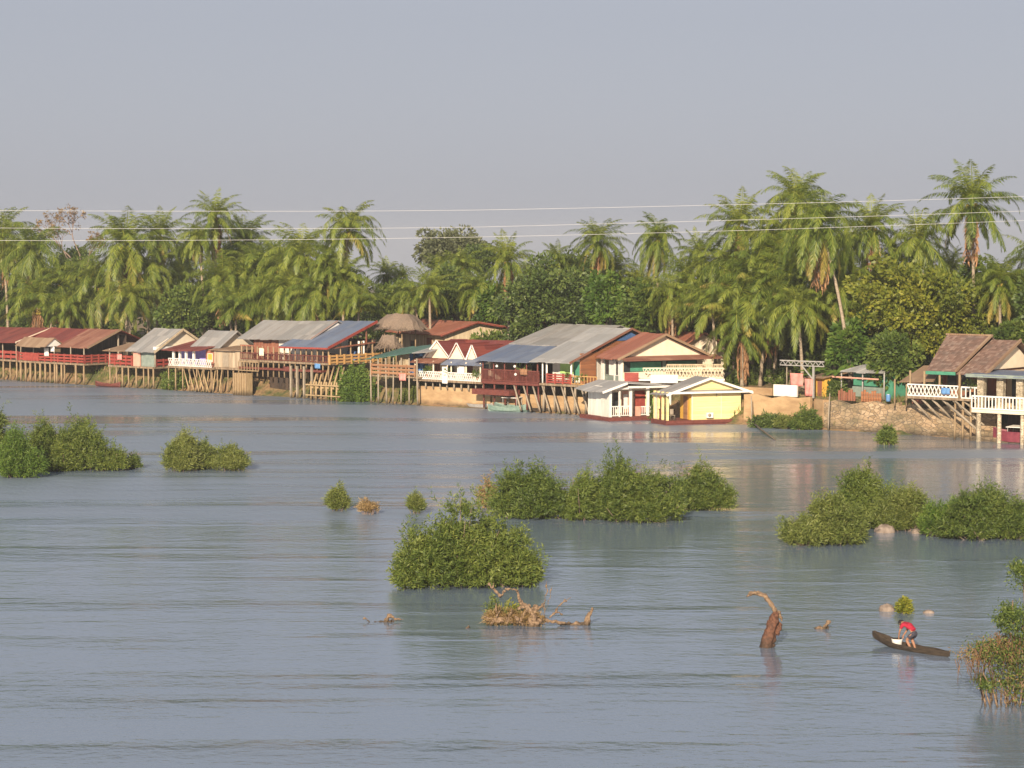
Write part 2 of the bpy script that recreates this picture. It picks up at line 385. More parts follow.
def make_water():
    m, t, p = nt('river water')
    p.inputs['Base Color'].default_value = (.145, .195, .265, 1)
    p.inputs['IOR'].default_value = 3.1; p.inputs['Roughness'].default_value = .12
    v = coords(t)
    # turn the pattern so that its long axis lies along the wind (across the view)
    mp = N(t, 'ShaderNodeMapping'); mp.inputs['Rotation'].default_value = (0, 0, -YAW); t.links.new(v, mp.inputs['Vector'])
    def noise(scale, st, det=3.0, ro=.55):
        q = N(t, 'ShaderNodeMapping'); q.inputs['Scale'].default_value = st; t.links.new(mp.outputs[0], q.inputs['Vector'])
        n = N(t, 'ShaderNodeTexNoise', Scale=scale, Detail=det, Roughness=ro); t.links.new(q.outputs[0], n.inputs['Vector'])
        return n.outputs['Fac']
    ruff = noise(.075, (.12, 1.0, 1), 4.0)                 # long bands of ruffled water between smooth ones
    sxyz = N(t, 'ShaderNodeSeparateXYZ'); t.links.new(v, sxyz.inputs[0])
    dep = mathn(t, 'ADD', mathn(t, 'MULTIPLY', sxyz.outputs[0], fw[0]), mathn(t, 'MULTIPLY', sxyz.outputs[1], fw[1]))     # open windward stretch upstream, sheltered near the islands
    acr = mathn(t, 'ADD', mathn(t, 'MULTIPLY', sxyz.outputs[0], rt[0]), mathn(t, 'MULTIPLY', sxyz.outputs[1], rt[1]))
    g = N(t, 'ShaderNodeMapRange'); g.inputs[1].default_value = -120; g.inputs[2].default_value = -30; g.inputs[3].default_value = -.06; g.inputs[4].default_value = .13; t.links.new(dep, g.inputs[0])
    g2 = N(t, 'ShaderNodeMapRange'); g2.inputs[1].default_value = 12; g2.inputs[2].default_value = 34; g2.inputs[3].default_value = 0; g2.inputs[4].default_value = -.12; t.links.new(acr, g2.inputs[0])
    ruff = mathn(t, 'ADD', mathn(t, 'ADD', ruff, g.outputs[0]), g2.outputs[0])
    t.links.new(ramp(t, ruff, [(.5, (.07, .07, .07)), (.6, (.38, .38, .38))]), p.inputs['Roughness'])
    streak = noise(.3, (.2, 1.0, 1), 4.0)                 # thin current lines
    h = mathn(t, 'ADD', mathn(t, 'MULTIPLY', noise(.6, (.6, 1, 1), 3.0), .55), mathn(t, 'MULTIPLY', noise(2.6, (.75, 1, 1), 4.0), .3))
    amp = mathn(t, 'ADD', ramp(t, ruff, [(.46, (.22, .22, .22)), (.62, (1.1, 1.1, 1.1))]), ramp(t, streak, [(.55, (0, 0, 0)), (.8, (.25, .25, .25))]))
    h = mathn(t, 'MULTIPLY', h, amp)
    bump(t, h, p, 1.0, .3)
    mb = MB(); xs = [-1500, -300, -100, 0, 100, 300, 1500]; ys = [-600, -300, -150, -60, 2.2]
    vv = [(x, y, 0) for y in ys for x in xs]; k = len(xs)
    mb.add(vv, [(j * k + i, j * k + i + 1, (j + 1) * k + i + 1, (j + 1) * k + i) for j in range(len(ys) - 1) for i in range(k - 1)])
    o = mb.build('water', m); o['kind'] = 'structure'
make_water()
# ------------------------------------------------------------------ palms
def palm_crown(seed, nf=24, L=4.6, up=82, low=-48, droop=75, leaf=.85, old=.45, wind=0.0):
    r = np.random.RandomState(seed); V = []; tone = []; age = []
    for i in range(nf):
        k = (i + .5) / nf                                  # 0 = youngest spear, 1 = oldest
        az = i * 2.39996 + r.uniform(-.25, .25)
        e0 = rad(up + (low - up) * k ** 1.05 + r.uniform(-9, 9)); bend = rad(droop * (.6 + .8 * math.sin(math.pi * min(1, k + .12))) * r.uniform(.65, 1.4))
        ln = L * (.62 + .38 * math.sin(math.pi * (.12 + .76 * k))) * r.uniform(.88, 1.1)
        tw = r.uniform(-.25, .25) + wind
        p = np.array([0, 0, 0.0]); ns = 26; pts = []; tg = []
        for j in range(ns + 1):
            u = j / ns
            e = max(e0 - bend * u ** 1.4, rad(-88)); a = az + tw * u
            d = np.array([math.cos(a) * math.cos(e), math.sin(a) * math.cos(e), math.sin(e)])
            pts.append(p.copy()); tg.append(d); p = p + d * ln / ns
        g = r.uniform(0, 1) * .6 + .4 * (1 - k); ag = np.clip((k - old) / (1 - old) * r.uniform(.3, 1.1), 0, .9)
        for j in range(ns):                                # midrib
            a, b = pts[j], pts[j + 1]; s = np.cross(tg[j], [0, 0, 1.0]); s /= max(np.linalg.norm(s), 1e-3); wd = .06 * (1 - .8 * j / ns)
            V.append([a - s * wd, b - s * wd * .9, b + s * wd * .9, a + s * wd]); tone.append(1.1); age.append(max(ag, .5))
        for j in range(3, ns + 1):
            u = j / ns; ll = 1.0 * leaf * (math.sin(math.pi * min(1, .18 + .80 * u)) ** .7 + .08)
            d = tg[j]; s = np.cross(d, [0, 0, 1.0]); s /= max(np.linalg.norm(s), 1e-3); n = np.cross(s, d)
            for sg in (-1, 1):
                for q in (0, .33, .66):
                    if r.rand() < .1: continue
                    base = pts[j] + d * ln / ns * q
                    dd = s * sg * math.cos(rad(38)) + d * math.sin(rad(38)) + np.array([0, 0, -.62 - .4 * k]) + n * .15 + r.normal(0, .17, 3)
                    dd /= np.linalg.norm(dd); wv = np.cross(dd, n + r.normal(0, .25, 3)); wv /= max(np.linalg.norm(wv), 1e-3)
                    l = ll * r.uniform(.85, 1.1); wd = .056 * r.uniform(.7, 1.2)
                    V.append([base, base + dd * l * .4 - wv * wd / 2, base + dd * l, base + dd * l * .4 + wv * wd / 2])
                    tone.append(g + r.uniform(-.3, .3)); age.append(np.clip(ag + .25 * ag * u + r.uniform(-.2, .2), 0, 1))
    return quads_mesh('palm_crown', np.array(V), {'tone': np.array(tone), 'age': np.array(age)})
CROWNS = [palm_crown(1, 46, 4.6, 84, -55), palm_crown(2, 50, 4.7, 86, -62, 72), palm_crown(3, 40, 4.6, 84, -48, 66, .8, .62),
          palm_crown(4, 54, 4.6, 86, -66, 85, .85, .5), palm_crown(5, 36, 4.9, 80, 5, 88, .95, .75, .1), palm_crown(6, 38, 4.6, 80, -25, 95, .85, .65, .25)]
for me in CROWNS: me.materials.append(M['palm'])
def dead_skirt(seed):
    r = np.random.RandomState(seed); V = []
    for i in range(11):
        az = r.uniform(0, 6.28); p = np.array([0, 0, -.1]); e = rad(r.uniform(-35, -65)); ln = r.uniform(2.2, 3.6)
        for j in range(14):
            e = max(e - .13, rad(-89)); d = np.array([math.cos(az) * math.cos(e), math.sin(az) * math.cos(e), math.sin(e)])
            q = p + d * ln / 14; s = np.array([-math.sin(az), math.cos(az), 0])
            V.append([p - s * .04, q - s * .04, q + s * .04, p + s * .04])
            for sg in (-1, 1):
                dd = s * sg * .35 + np.array([0, 0, -.9]) + r.normal(0, .2, 3); wv = np.array([math.cos(az), math.sin(az), 0]) * .05
                l = r.uniform(.35, .75); V.append([p, p + dd * l * .5 - wv, p + dd * l, p + dd * l * .5 + wv])
            p = q
    me = quads_mesh('dead_fronds', np.array(V)); me.materials.append(M['palm_dead']); return me
SKIRTS = [dead_skirt(11), dead_skirt(12)]
def nut_bunch(seed):
    r = random.Random(seed); mb = MB()
    for i in range(15):
        a = r.uniform(0, 6.28); mb.ball((.33 * math.cos(a), .33 * math.sin(a), r.uniform(-.75, -.1)), r.uniform(.11, .16), 7, 5, (1, 1, 1.2))
    me = mb.mesh('coconuts'); me.materials.append(M['coconut']); return me
NUTS = [nut_bunch(1), nut_bunch(2)]
PALMN = [0]
def palm(px, py, Y, rpx, var, label, base=None, skirt=None, nuts=True, zb=2.6):
    """px, py: where the fronds spring from in the picture plan; rpx: crown radius"""
    c = onY(px, py, Y); s = ppm(c); PALMN[0] += 1; r = random.Random(PALMN[0] * 13)
    b = Vector((onY(base, 384, Y).x, Y, zb)) if base is not None else Vector((c.x + r.uniform(-2.2, 2.2), Y + r.uniform(-1, 1), zb))
    root = thing('coconut_palm', label, 'palm tree', b, 0, 'coconut palms along the far bank')
    h = c.z - b.z; mid = (b + c) / 2; ctrl = Vector((b.x + (c.x - b.x) * .25, (b.y + c.y) / 2, b.z + h * .55))
    pts = []; rr = []
    for i in range(13):
        u = i / 12; q = b * (1 - u) ** 2 + ctrl * 2 * u * (1 - u) + c * u * u
        pts.append(q - b); rr.append((.24 if u < .06 else .17 - .06 * u) * (1 + .06 * (i % 2)))
    MB().tube(pts, rr, 8).build('trunk', 'bark', root)
    k = rpx / s / 3.4
    o = link_mesh('crown', CROWNS[var], None, root, c - b, r.uniform(0, 6.28)); o.scale = (k * r.uniform(.86, 1.05), k * r.uniform(.86, 1.05), k * r.uniform(.95, 1.2))
    o.rotation_euler = (r.uniform(-.2, .2), r.uniform(-.2, .2), o.rotation_euler[2])
    if skirt is None and PALMN[0] % 3 == 0: skirt = PALMN[0] % 2
    if skirt is not None:
        d = link_mesh('dead_fronds', SKIRTS[skirt], None, root, c - b, r.uniform(0, 6.28)); d.scale = (k * 1.0, k * 1.0, k * 1.25)
    if nuts:
        d = link_mesh('coconut_cluster', NUTS[PALMN[0] % 2], None, root, c - b, r.uniform(0, 6)); d.scale = (max(.8, k),) * 3
    return root
for a in [
    (3, 241, 16, 36, 1, 'tall coconut palm cut by the left edge with a pale slender trunk', 9, 1),
    (32, 254, 14, 42, 3, 'full round coconut palm with a brown heart beside the left edge of the picture', 34, 0),
    (37, 307, 12, 38, 4, 'low young palm fanning its fronds just above the leftmost red roof', 37),
    (98, 287, 15, 40, 0, 'coconut palm with an orange heart leaning left below the bare tree', 103),
    (126, 247, 13, 42, 1, 'broad yellow green coconut palm right of the bare leafless tree', 127, 0),
    (160, 236, 18, 29, 2, 'slender coconut palm half hidden behind the broad yellow green palm', 157),
    (130, 300, 11, 34, 5, 'low drooping palm behind the gap between red roof and cream gabled house', 130),
    (199, 239, 14, 24, 3, 'lower one of the pair of palms with thin bare trunks, fronds yellow', 206),
    (216, 217, 16, 31, 2, 'taller one of the pair of palms with thin bare trunks above the others', 216, 1),
    (244, 243, 24, 32, 1, 'dark coconut palm in the shade right behind the thin trunked pair', 245),
    (236, 312, 11, 36, 4, 'low yellow fronded palm above the plank shack and its grey roof', 236),
    (265, 298, 13, 34, 0, 'bushy palm above the left part of the grey roofed bar', 262),
    (302, 256, 14, 40, 1, 'coconut palm with hanging straw coloured fronds above the grey roofed bar', 300, 0),
    (292, 291, 11, 36, 5, 'low palm spreading star shaped fronds right above the grey bar roof', 292),
    (327, 266, 12, 28, 3, 'coconut palm with yellow lower fronds in front of the wind bent palm', 326, 1),
    (348, 232, 15, 38, 5, 'wind bent coconut palm throwing long fronds right over the blue roofed bar', 340),
    (359, 307, 10, 27, 4, 'dry grey green low palm just behind the blue shed roof', 357),
    (386, 274, 30, 17, 2, 'small dark palm head in the dip left of the far dark tree', 386),
    (401, 278, 30, 15, 0, 'smallest palm head in the dip of the tree line', 401),
    (429, 290, 14, 26, 2, 'thin coconut palm with brown heart above the thatched shelter', 431),
    (463, 268, 26, 24, 0, 'palm head in front of the far dark round tree', 463),
    (508, 262, 15, 31, 2, 'lone coconut palm with bright yellow hanging fronds right of the far dark tree', 509, 1),
    (556, 262, 26, 21, 1, 'short palm head between the lone palm and the round topped palm', 556),
    (598, 242, 18, 29, 1, 'round topped coconut palm standing alone against the sky above the big grey roof', 598),
    (657, 240, 18, 29, 3, 'round dense coconut palm against the sky above the red roofed cream house', 658),
    (698, 256, 20, 27, 2, 'spiky upright palm left of the tall palm group', 698),
    (672, 296, 13, 33, 0, 'low palm with a brown heart behind the red roofed cream house', 673, 0),
    (739, 226, 18, 36, 2, 'coconut palm with ragged upright fronds at the left of the tall group', 742, 1),
    (712, 306, 12, 42, 5, 'low palm with long arching fronds behind the far red roof', 716),
    (752, 286, 13, 48, 4, 'large low palm arching wide fronds over the yellow cabin', 752),
    (781, 247, 16, 44, 3, 'yellowing coconut palm inside the tall group left of the tallest palm', 790, 0),
    (797, 203, 17, 38, 1, 'coconut palm head touching the tallest palm on its left side', 806, 1),
    (820, 224, 8, 52, 3, 'tallest full coconut palm on a long slanting trunk above the low hut', 852, 0),
    (797, 310, 9, 42, 5, 'low coconut palm with yellow fronds above the steel pergola', 803),
    (742, 335, 9, 36, 5, 'lowest palm with brown tipped fronds beside the yellow cabin roof', 742, 0),
    (873, 228, 16, 37, 2, 'coconut palm with a hanging brown skirt right of the tallest palm', 876, 0),
    (855, 280, 15, 34, 3, 'shorter coconut palm with dead fronds behind the slanting trunk', 850, 1),
    (919, 243, 17, 38, 0, 'coconut palm rising over the yellow green round tree', 915),
    (972, 204, 17, 46, 2, 'tall coconut palm with long ragged drooping fronds near the right edge', 974, 1),
    (1000, 284, 14, 34, 1, 'palm behind the brown tiled restaurant at the right edge', 1000),
    (1040, 262, 18, 40, 0, 'palm cut by the right edge of the picture', 1042),
    (-30, 262, 16, 38, 0, 'palm cut off beyond the left edge', -30),
    (70, 312, 12, 26, 5, 'low palm between the leftmost fan palm and the orange hearted palm', 70),
    (180, 283, 22, 28, 1, 'shaded palm under the slender one behind the cream gabled house', 180),
    (640, 285, 24, 26, 0, 'dim palm head deep in the trees below the round dense palm', 640),
    (765, 252, 24, 30, 1, 'shaded palm deep inside the tall group', 765),
    (845, 250, 22, 34, 0, 'shaded coconut palm just behind the tallest palm', 845),
    (60, 285, 15, 32, 3, 'bushy palm filling the gap right of the low fan palm at the left'),
    (150, 272, 15, 32, 3, 'bushy palm under the slender palm and left of the round green tree'),
    (182, 258, 26, 28, 1, 'dim palm between the slender one and the thin trunked pair'),
    (222, 280, 13, 34, 0, 'leaning low palm under the thin trunked pair'),
    (255, 268, 17, 34, 3, 'dense dull green palm right of the thin trunked pair'),
    (280, 270, 17, 34, 1, 'dense palm left of the straw fronded palm'),
    (312, 298, 10, 30, 3, 'low palm right of the star shaped one above the grey bar roof'),
    (345, 280, 13, 30, 1, 'palm under the wind bent one above the blue shed roof'),
    (412, 298, 16, 24, 5, 'low palm above the left end of the long cream house'),
    (440, 276, 28, 24, 1, 'green palm head at the foot of the far dark tree'),
    (478, 290, 18, 26, 3, 'bright low palm above the right end of the long cream house'),
    (530, 276, 24, 22, 2, 'palm head over the left shoulder of the dark mango tree'),
    (615, 272, 24, 26, 3, 'low dense palm between the two round topped ones'),
    (685, 285, 16, 36, 1, 'green palm between the spiky palm and the far red roof'),
    (725, 270, 17, 40, 3, 'dense palm below the ragged one left of the tall group'),
    (770, 300, 12, 44, 0, 'palm arching over the white low wall'),
    (735, 312, 10, 44, 4, 'big low palm hanging over the back of the yellow cabin'),
    (790, 275, 14, 44, 1, 'dense palm under the tallest palm on its left'),
    (838, 300, 12, 36, 5, 'low palm right beside the slanting trunk'),
    (895, 262, 18, 34, 3, 'dense palm between brown skirted palm and yellow green tree'),
    (1015, 300, 18, 34, 3, 'dense palm in the right corner over the tiled roof'),
    (950, 270, 22, 28, 1, 'dim palm between the yellow green tree and the tall ragged palm', 950),
]: palm(*a)

# ------------------------------------------------------------------ broadleaved trees
def crown_mesh(seed, ncl=70, nleaf=11000, leaf=(.34, .2), flat=.8, lump=.3, rc=.26, base=-.75, cols=None):
    """unit crown: leaf clumps on an uneven shell plus a thin filling inside"""
    r = np.random.RandomState(seed)
    u = nrm(r.normal(0, 1, (ncl * 3, 3))); u = u[u[:, 2] > base][:ncl]
    ph = r.uniform(0, 6.28, 6)
    lum = 1 + lump * (np.sin(3 * u[:, 0] * 2 + ph[0]) * np.sin(3 * u[:, 1] * 2 + ph[1]) + .6 * np.sin(5 * u[:, 2] * 2 + ph[2] + 4 * u[:, 0]))
    C = u * (lum * r.uniform(.62, .92, len(u)))[:, None]; C[:, 2] *= flat
    tcl = r.uniform(0, 1, len(C)); rcl = rc * r.uniform(.6, 1.3, len(C))
    idx = r.randint(0, len(C), nleaf)
    off = nrm(r.normal(0, 1, (nleaf, 3))) * (r.uniform(.35, 1, nleaf) ** .5)[:, None]
    P = C[idx] + off * rcl[idx][:, None] * np.array([1.1, 1.1, .8])
    inn = r.uniform(0, 1, nleaf) < .14; P[inn] *= r.uniform(.3, .8, inn.sum())[:, None]
    D = nrm(off + nrm(P) * .6 + r.normal(0, .55, (nleaf, 3)) + np.array([0, 0, -.15]))
    S = nrm(np.cross(D, r.normal(0, 1, (nleaf, 3)) + np.array([0, 0, .4])))
    tone = np.clip(tcl[idx] + r.normal(0, .12, nleaf), 0, 1)
    return P, D, S, tone
def crown_build(seed, size, nleaf, leaf, mat, **kw):
    P, D, S, tone = crown_mesh(seed, nleaf=nleaf, **kw); r = np.random.RandomState(seed + 99); n = len(P)
    P = P * np.array(size)
    me = quads_mesh('crown', leaf_quads(P, D, S, leaf[0] * r.uniform(.7, 1.3, n), leaf[1] * r.uniform(.7, 1.3, n)), {'tone': tone})
    me.materials.append(M[mat]); return me
def limbs(root, h, size, seed, r0=.22, mat='bark_dark', n=7):
    """trunk with limbs reaching into the crown (crown centre at height h)"""
    r = random.Random(seed); mb = MB()
    mb.tube([(0, 0, -.3), (r.uniform(-.2, .2), r.uniform(-.2, .2), h * .3), (r.uniform(-.3, .3), 0, h * .65), (0, 0, h)], [r0 * 1.3, r0, r0 * .8, r0 * .4], 9)
    for i in range(n):
        a = i * 2.4; z0 = h * r.uniform(.4, .75); q = r.uniform(.45, .75)
        e = Vector((math.cos(a) * size[0] * q, math.sin(a) * size[1] * q, h + size[2] * r.uniform(-.3, .5)))
        mb.tube([(0, 0, z0), (e.x * .4, e.y * .4, z0 + (e.z - z0) * .6), e], [r0 * .55, r0 * .35, r0 * .12], 6)
    return mb.build('trunk', mat, root)
TREEN = [0]
def tree(px, py, Y, wpx, hpx, mat, label, nleaf=9000, leaf=(.4, .24), zb=2.6, name='broadleaf_tree', group='broadleaved trees along the far bank', **kw):
    """px, py = centre of the crown, wpx, hpx = half width and half height in picture plan"""
    TREEN[0] += 1; c = onY(px, py, Y); s = ppm(c); size = (wpx / s, wpx / s * .8, hpx / s / .8)
    root = thing(name, label, 'tree', (c.x, Y, zb), 0, group)
    me = crown_build(100 + TREEN[0], size, nleaf, leaf, mat, **kw)
    link_mesh('crown', me, None, root, (0, 0, c.z - zb))
    limbs(root, max(.6, c.z - zb), size, TREEN[0], .12 + .03 * size[0])
    return root
tree(915, 312, 11, 62, 52, 'leaf_yellow', 'big round yellow green tree left of the brown tiled restaurant', 17000, ncl=110, rc=.2)
tree(850, 345, 9, 20, 24, 'leaf_bright', 'bright green young tree beside the slanting palm trunk', 5000, (.55, .3))
tree(893, 362, 6, 26, 26, 'leaf_mid', 'leafy lower tree shading the green pavilion', 6000)
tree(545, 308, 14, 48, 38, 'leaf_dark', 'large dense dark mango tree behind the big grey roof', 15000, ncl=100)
tree(605, 300, 14, 17, 24, 'leaf_bright', 'bright light green tree right of the dark mango tree', 6000, (.5, .28))
tree(640, 312, 15, 24, 28, 'leaf_mid', 'mid green tree behind the red roof of the cream house', 7000)
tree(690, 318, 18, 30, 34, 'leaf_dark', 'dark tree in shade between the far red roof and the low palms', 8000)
tree(188, 313, 13, 34, 24, 'leaf_mid', 'round green tree behind the cream gabled house', 9000)
tree(452, 252, 62, 40, 21, 'leaf_hazed', 'far haze greyed tree rising alone over the tree line', 8000, (.5, .3), flat=.75)
tree(482, 262, 58, 20, 15, 'leaf_dark', 'small far dark tree at the right shoulder of the lone far tree', 4000)
tree(400, 305, 22, 30, 24, 'leaf_mid', 'green tree behind the thatched shelter', 7000)
tree(455, 300, 22, 34, 28, 'leaf_dark', 'dark green tree behind the long cream house', 9000)
tree(490, 305, 18, 16, 20, 'leaf_bright', 'bright green bush like tree behind the right end of the long cream house', 5000, (.5, .28))
tree(80, 300, 26, 30, 36, 'leaf_dark', 'dark tree behind the low palms at the left', 8000)
tree(72, 268, 34, 24, 20, 'leaf_dark', 'dark tree top under the bare leafless tree', 5000)
tree(20, 310, 24, 40, 36, 'leaf_dark', 'dark tree behind the leftmost red roof', 8000)
tree(225, 290, 26, 34, 40, 'leaf_dark', 'dark tree behind the two thin palm trunks', 8000)
tree(335, 300, 24, 34, 36, 'leaf_dark', 'dark tree behind the blue roofed bar', 8000)
tree(270, 285, 28, 34, 36, 'leaf_mid', 'green tree among the palms above the grey roofed bar', 8000)
tree(580, 275, 30, 30, 20, 'leaf_dark', 'brownish dark tree top left of the round topped palm', 6000)
tree(770, 330, 14, 40, 40, 'leaf_dark', 'dark shaded tree behind the yellow cabin and pergola', 9000)
tree(735, 300, 24, 40, 36, 'leaf_dark', 'dark tree deep behind the low arching palms', 8000)
tree(830, 320, 20, 34, 50, 'leaf_dark', 'dark tree behind the slanting palm trunks', 9000)
tree(990, 300, 20, 40, 36, 'leaf_mid', 'green tree behind the brown tiled roof', 9000)
tree(1012, 340, 10, 22, 18, 'leaf_mid', 'leafy tree hanging over the gable at the right edge', 5000)
tree(1042, 310, 12, 26, 40, 'leaf_dark', 'dark tree cut by the right edge', 6000)
# banana like broad leaved plant near the hut
def banana(px, py, Y, hpx, label, seed):
    c = onY(px, py, Y); h = hpx / ppm(c); r = np.random.RandomState(seed); V = []; tone = []
    for i in range(11):
        az = i * 2.4 + r.uniform(-.3, .3); e = rad(r.uniform(45, 80)); p = np.array([0, 0, h * .45]); ln = h * r.uniform(.6, .85); n = 8
        for j in range(n):
            u0, u1 = j / n, (j + 1) / n; e2 = e - 1.6 * u0; d = np.array([math.cos(az) * math.cos(e2), math.sin(az) * math.cos(e2), math.sin(e2)])
            q = p + d * ln / n; s = np.array([-math.sin(az), math.cos(az), 0]); f = lambda u: .3 * math.sin(math.pi * min(1, .1 + .9 * u)) ** .6
            for sg in (-1, 1):
                V.append([p, q, q + s * sg * f(u1) - [0, 0, .08], p + s * sg * f(u0) - [0, 0, .08]]); tone.append(r.uniform(.3, 1))
            p = q
    root = thing('banana_plant', label, 'plant', (c.x, Y, 2.55), 0, 'banana plants behind the terrace')
    me = quads_mesh('leaves', np.array(V), {'tone': np.array(tone)}); me.materials.append(M['leaf_bright']); link_mesh('leaves', me, None, root)
    MB().tube([(0, 0, -.2), (0, 0, h * .25), (.03, 0, h * .5)], [.13, .11, .07], 8).build('stem', 'leaf_bright', root)
banana(838, 372, 6, 36, 'banana plant left of the slanting palm trunk', 3)
banana(862, 372, 7, 34, 'banana plant right of the slanting palm trunk', 4)
banana(815, 376, 8, 30, 'banana plant behind the pergola post', 5)

# bare tree at the left
def bare_tree():
    r = random.Random(5); c = onY(64, 262, 26); root = thing('bare_tree', 'tall leafless tree with fine grey brown twigs against the sky at the left', 'tree', (onY(98, 384, 26).x, 26, 2.6))
    mb = MB(); L = []
    def grow(p, d, ln, rr, k):
        q = p + d * ln; mid = p + d * ln * .5 + Vector((r.uniform(-1, 1), r.uniform(-1, 1), r.uniform(-1, 1))) * ln * .07
        mb.tube([p, mid, q], [rr, rr * .9, rr * .78], 5 if k > 2 else 3)
        if k == 0: L.append(q); return
        for i in range(r.choice((2, 3, 3)) if k < 5 else 3):
            nd = (d + Vector((r.uniform(-1, 1), r.uniform(-1, 1), r.uniform(-.6, .75))) * .75).normalized()
            grow(q, nd, ln * r.uniform(.62, .85), rr * .72, k - 1)
    b = root.location; t = onY(84, 285, 26) - b
    mb.tube([(0, 0, -.3), t * .5 + Vector((.4, 0, 0)), t], [.3, .24, .17], 8)
    for px, py in ((52, 236), (72, 232), (88, 262), (62, 250)):
        e = onY(px, py, 26) - b; d = e - t
        mb.tube([t, t + d * .5 + Vector((0, .3, .5)), t + d * .8], [.13, .09, .06], 6)
        grow(t + d * .8, d.normalized(), 1.4, .075, 5)
    mb.build('trunk', 'twig', root)
    n = len(L); rs = np.random.RandomState(4); P = np.repeat(np.array([list(x) for x in L]), 2, axis=0); D = nrm(rs.normal(0, 1, P.shape)); S = nrm(np.cross(D, rs.normal(0, 1, P.shape)))
    me = quads_mesh('leaves', leaf_quads(P, D, S, np.full(len(P), .3), np.full(len(P), .15)), {'tone': rs.uniform(0, 1, len(P))}); me.materials.append(M['leaf_dry'])
    link_mesh('leaves', me, None, root)
bare_tree()

# far wood and undergrowth: masses nobody could count
def mass(name, label, spots, mat, leaf, seed, cat):
    V = []; T = []
    for i, (x, y, z, sx_, sy_, sz_, n) in enumerate(spots):
        P, D, S, tone = crown_mesh(seed + i, ncl=45, nleaf=n, rc=.3); r = np.random.RandomState(seed + i); k = len(P)
        V.append(leaf_quads(P * np.array([sx_, sy_, sz_]) + np.array([x, y, z]), D, S, leaf[0] * r.uniform(.7, 1.3, k), leaf[1] * r.uniform(.7, 1.3, k))); T.append(tone)
    me = quads_mesh(name, np.concatenate(V), {'tone': np.concatenate(T)})
    o = link_mesh(name, me, M[mat]); prop(o, label, cat, None, 'stuff')
rr = random.Random(21); sp_ = []
for i in range(30):
    px = -60 + i * 40 + rr.uniform(-14, 14); Y = rr.uniform(42, 60); top = 286 + rr.uniform(-9, 9)
    c = onY(px, top, Y); h = c.z - 2.6
    sp_.append((c.x, Y, 2.6 + h * .5, rr.uniform(4.5, 6), 4, h * .52, 2600))
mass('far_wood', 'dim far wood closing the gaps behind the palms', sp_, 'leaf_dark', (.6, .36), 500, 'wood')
sp_ = []
for i in range(46):
    px = -40 + i * 25 + rr.uniform(-8, 8); Y = rr.uniform(15, 24); top = 325 + rr.uniform(-14, 14)
    c = onY(px, top, Y); h = c.z - 2.6
    sp_.append((c.x, Y, 2.6 + h * .45, rr.uniform(2.2, 3.4), 2.2, h * .55, 1500))
mass('undergrowth', 'thicket of green shrubs under the palms behind the houses', sp_, 'leaf_mid', (.45, .26), 600, 'shrubs')
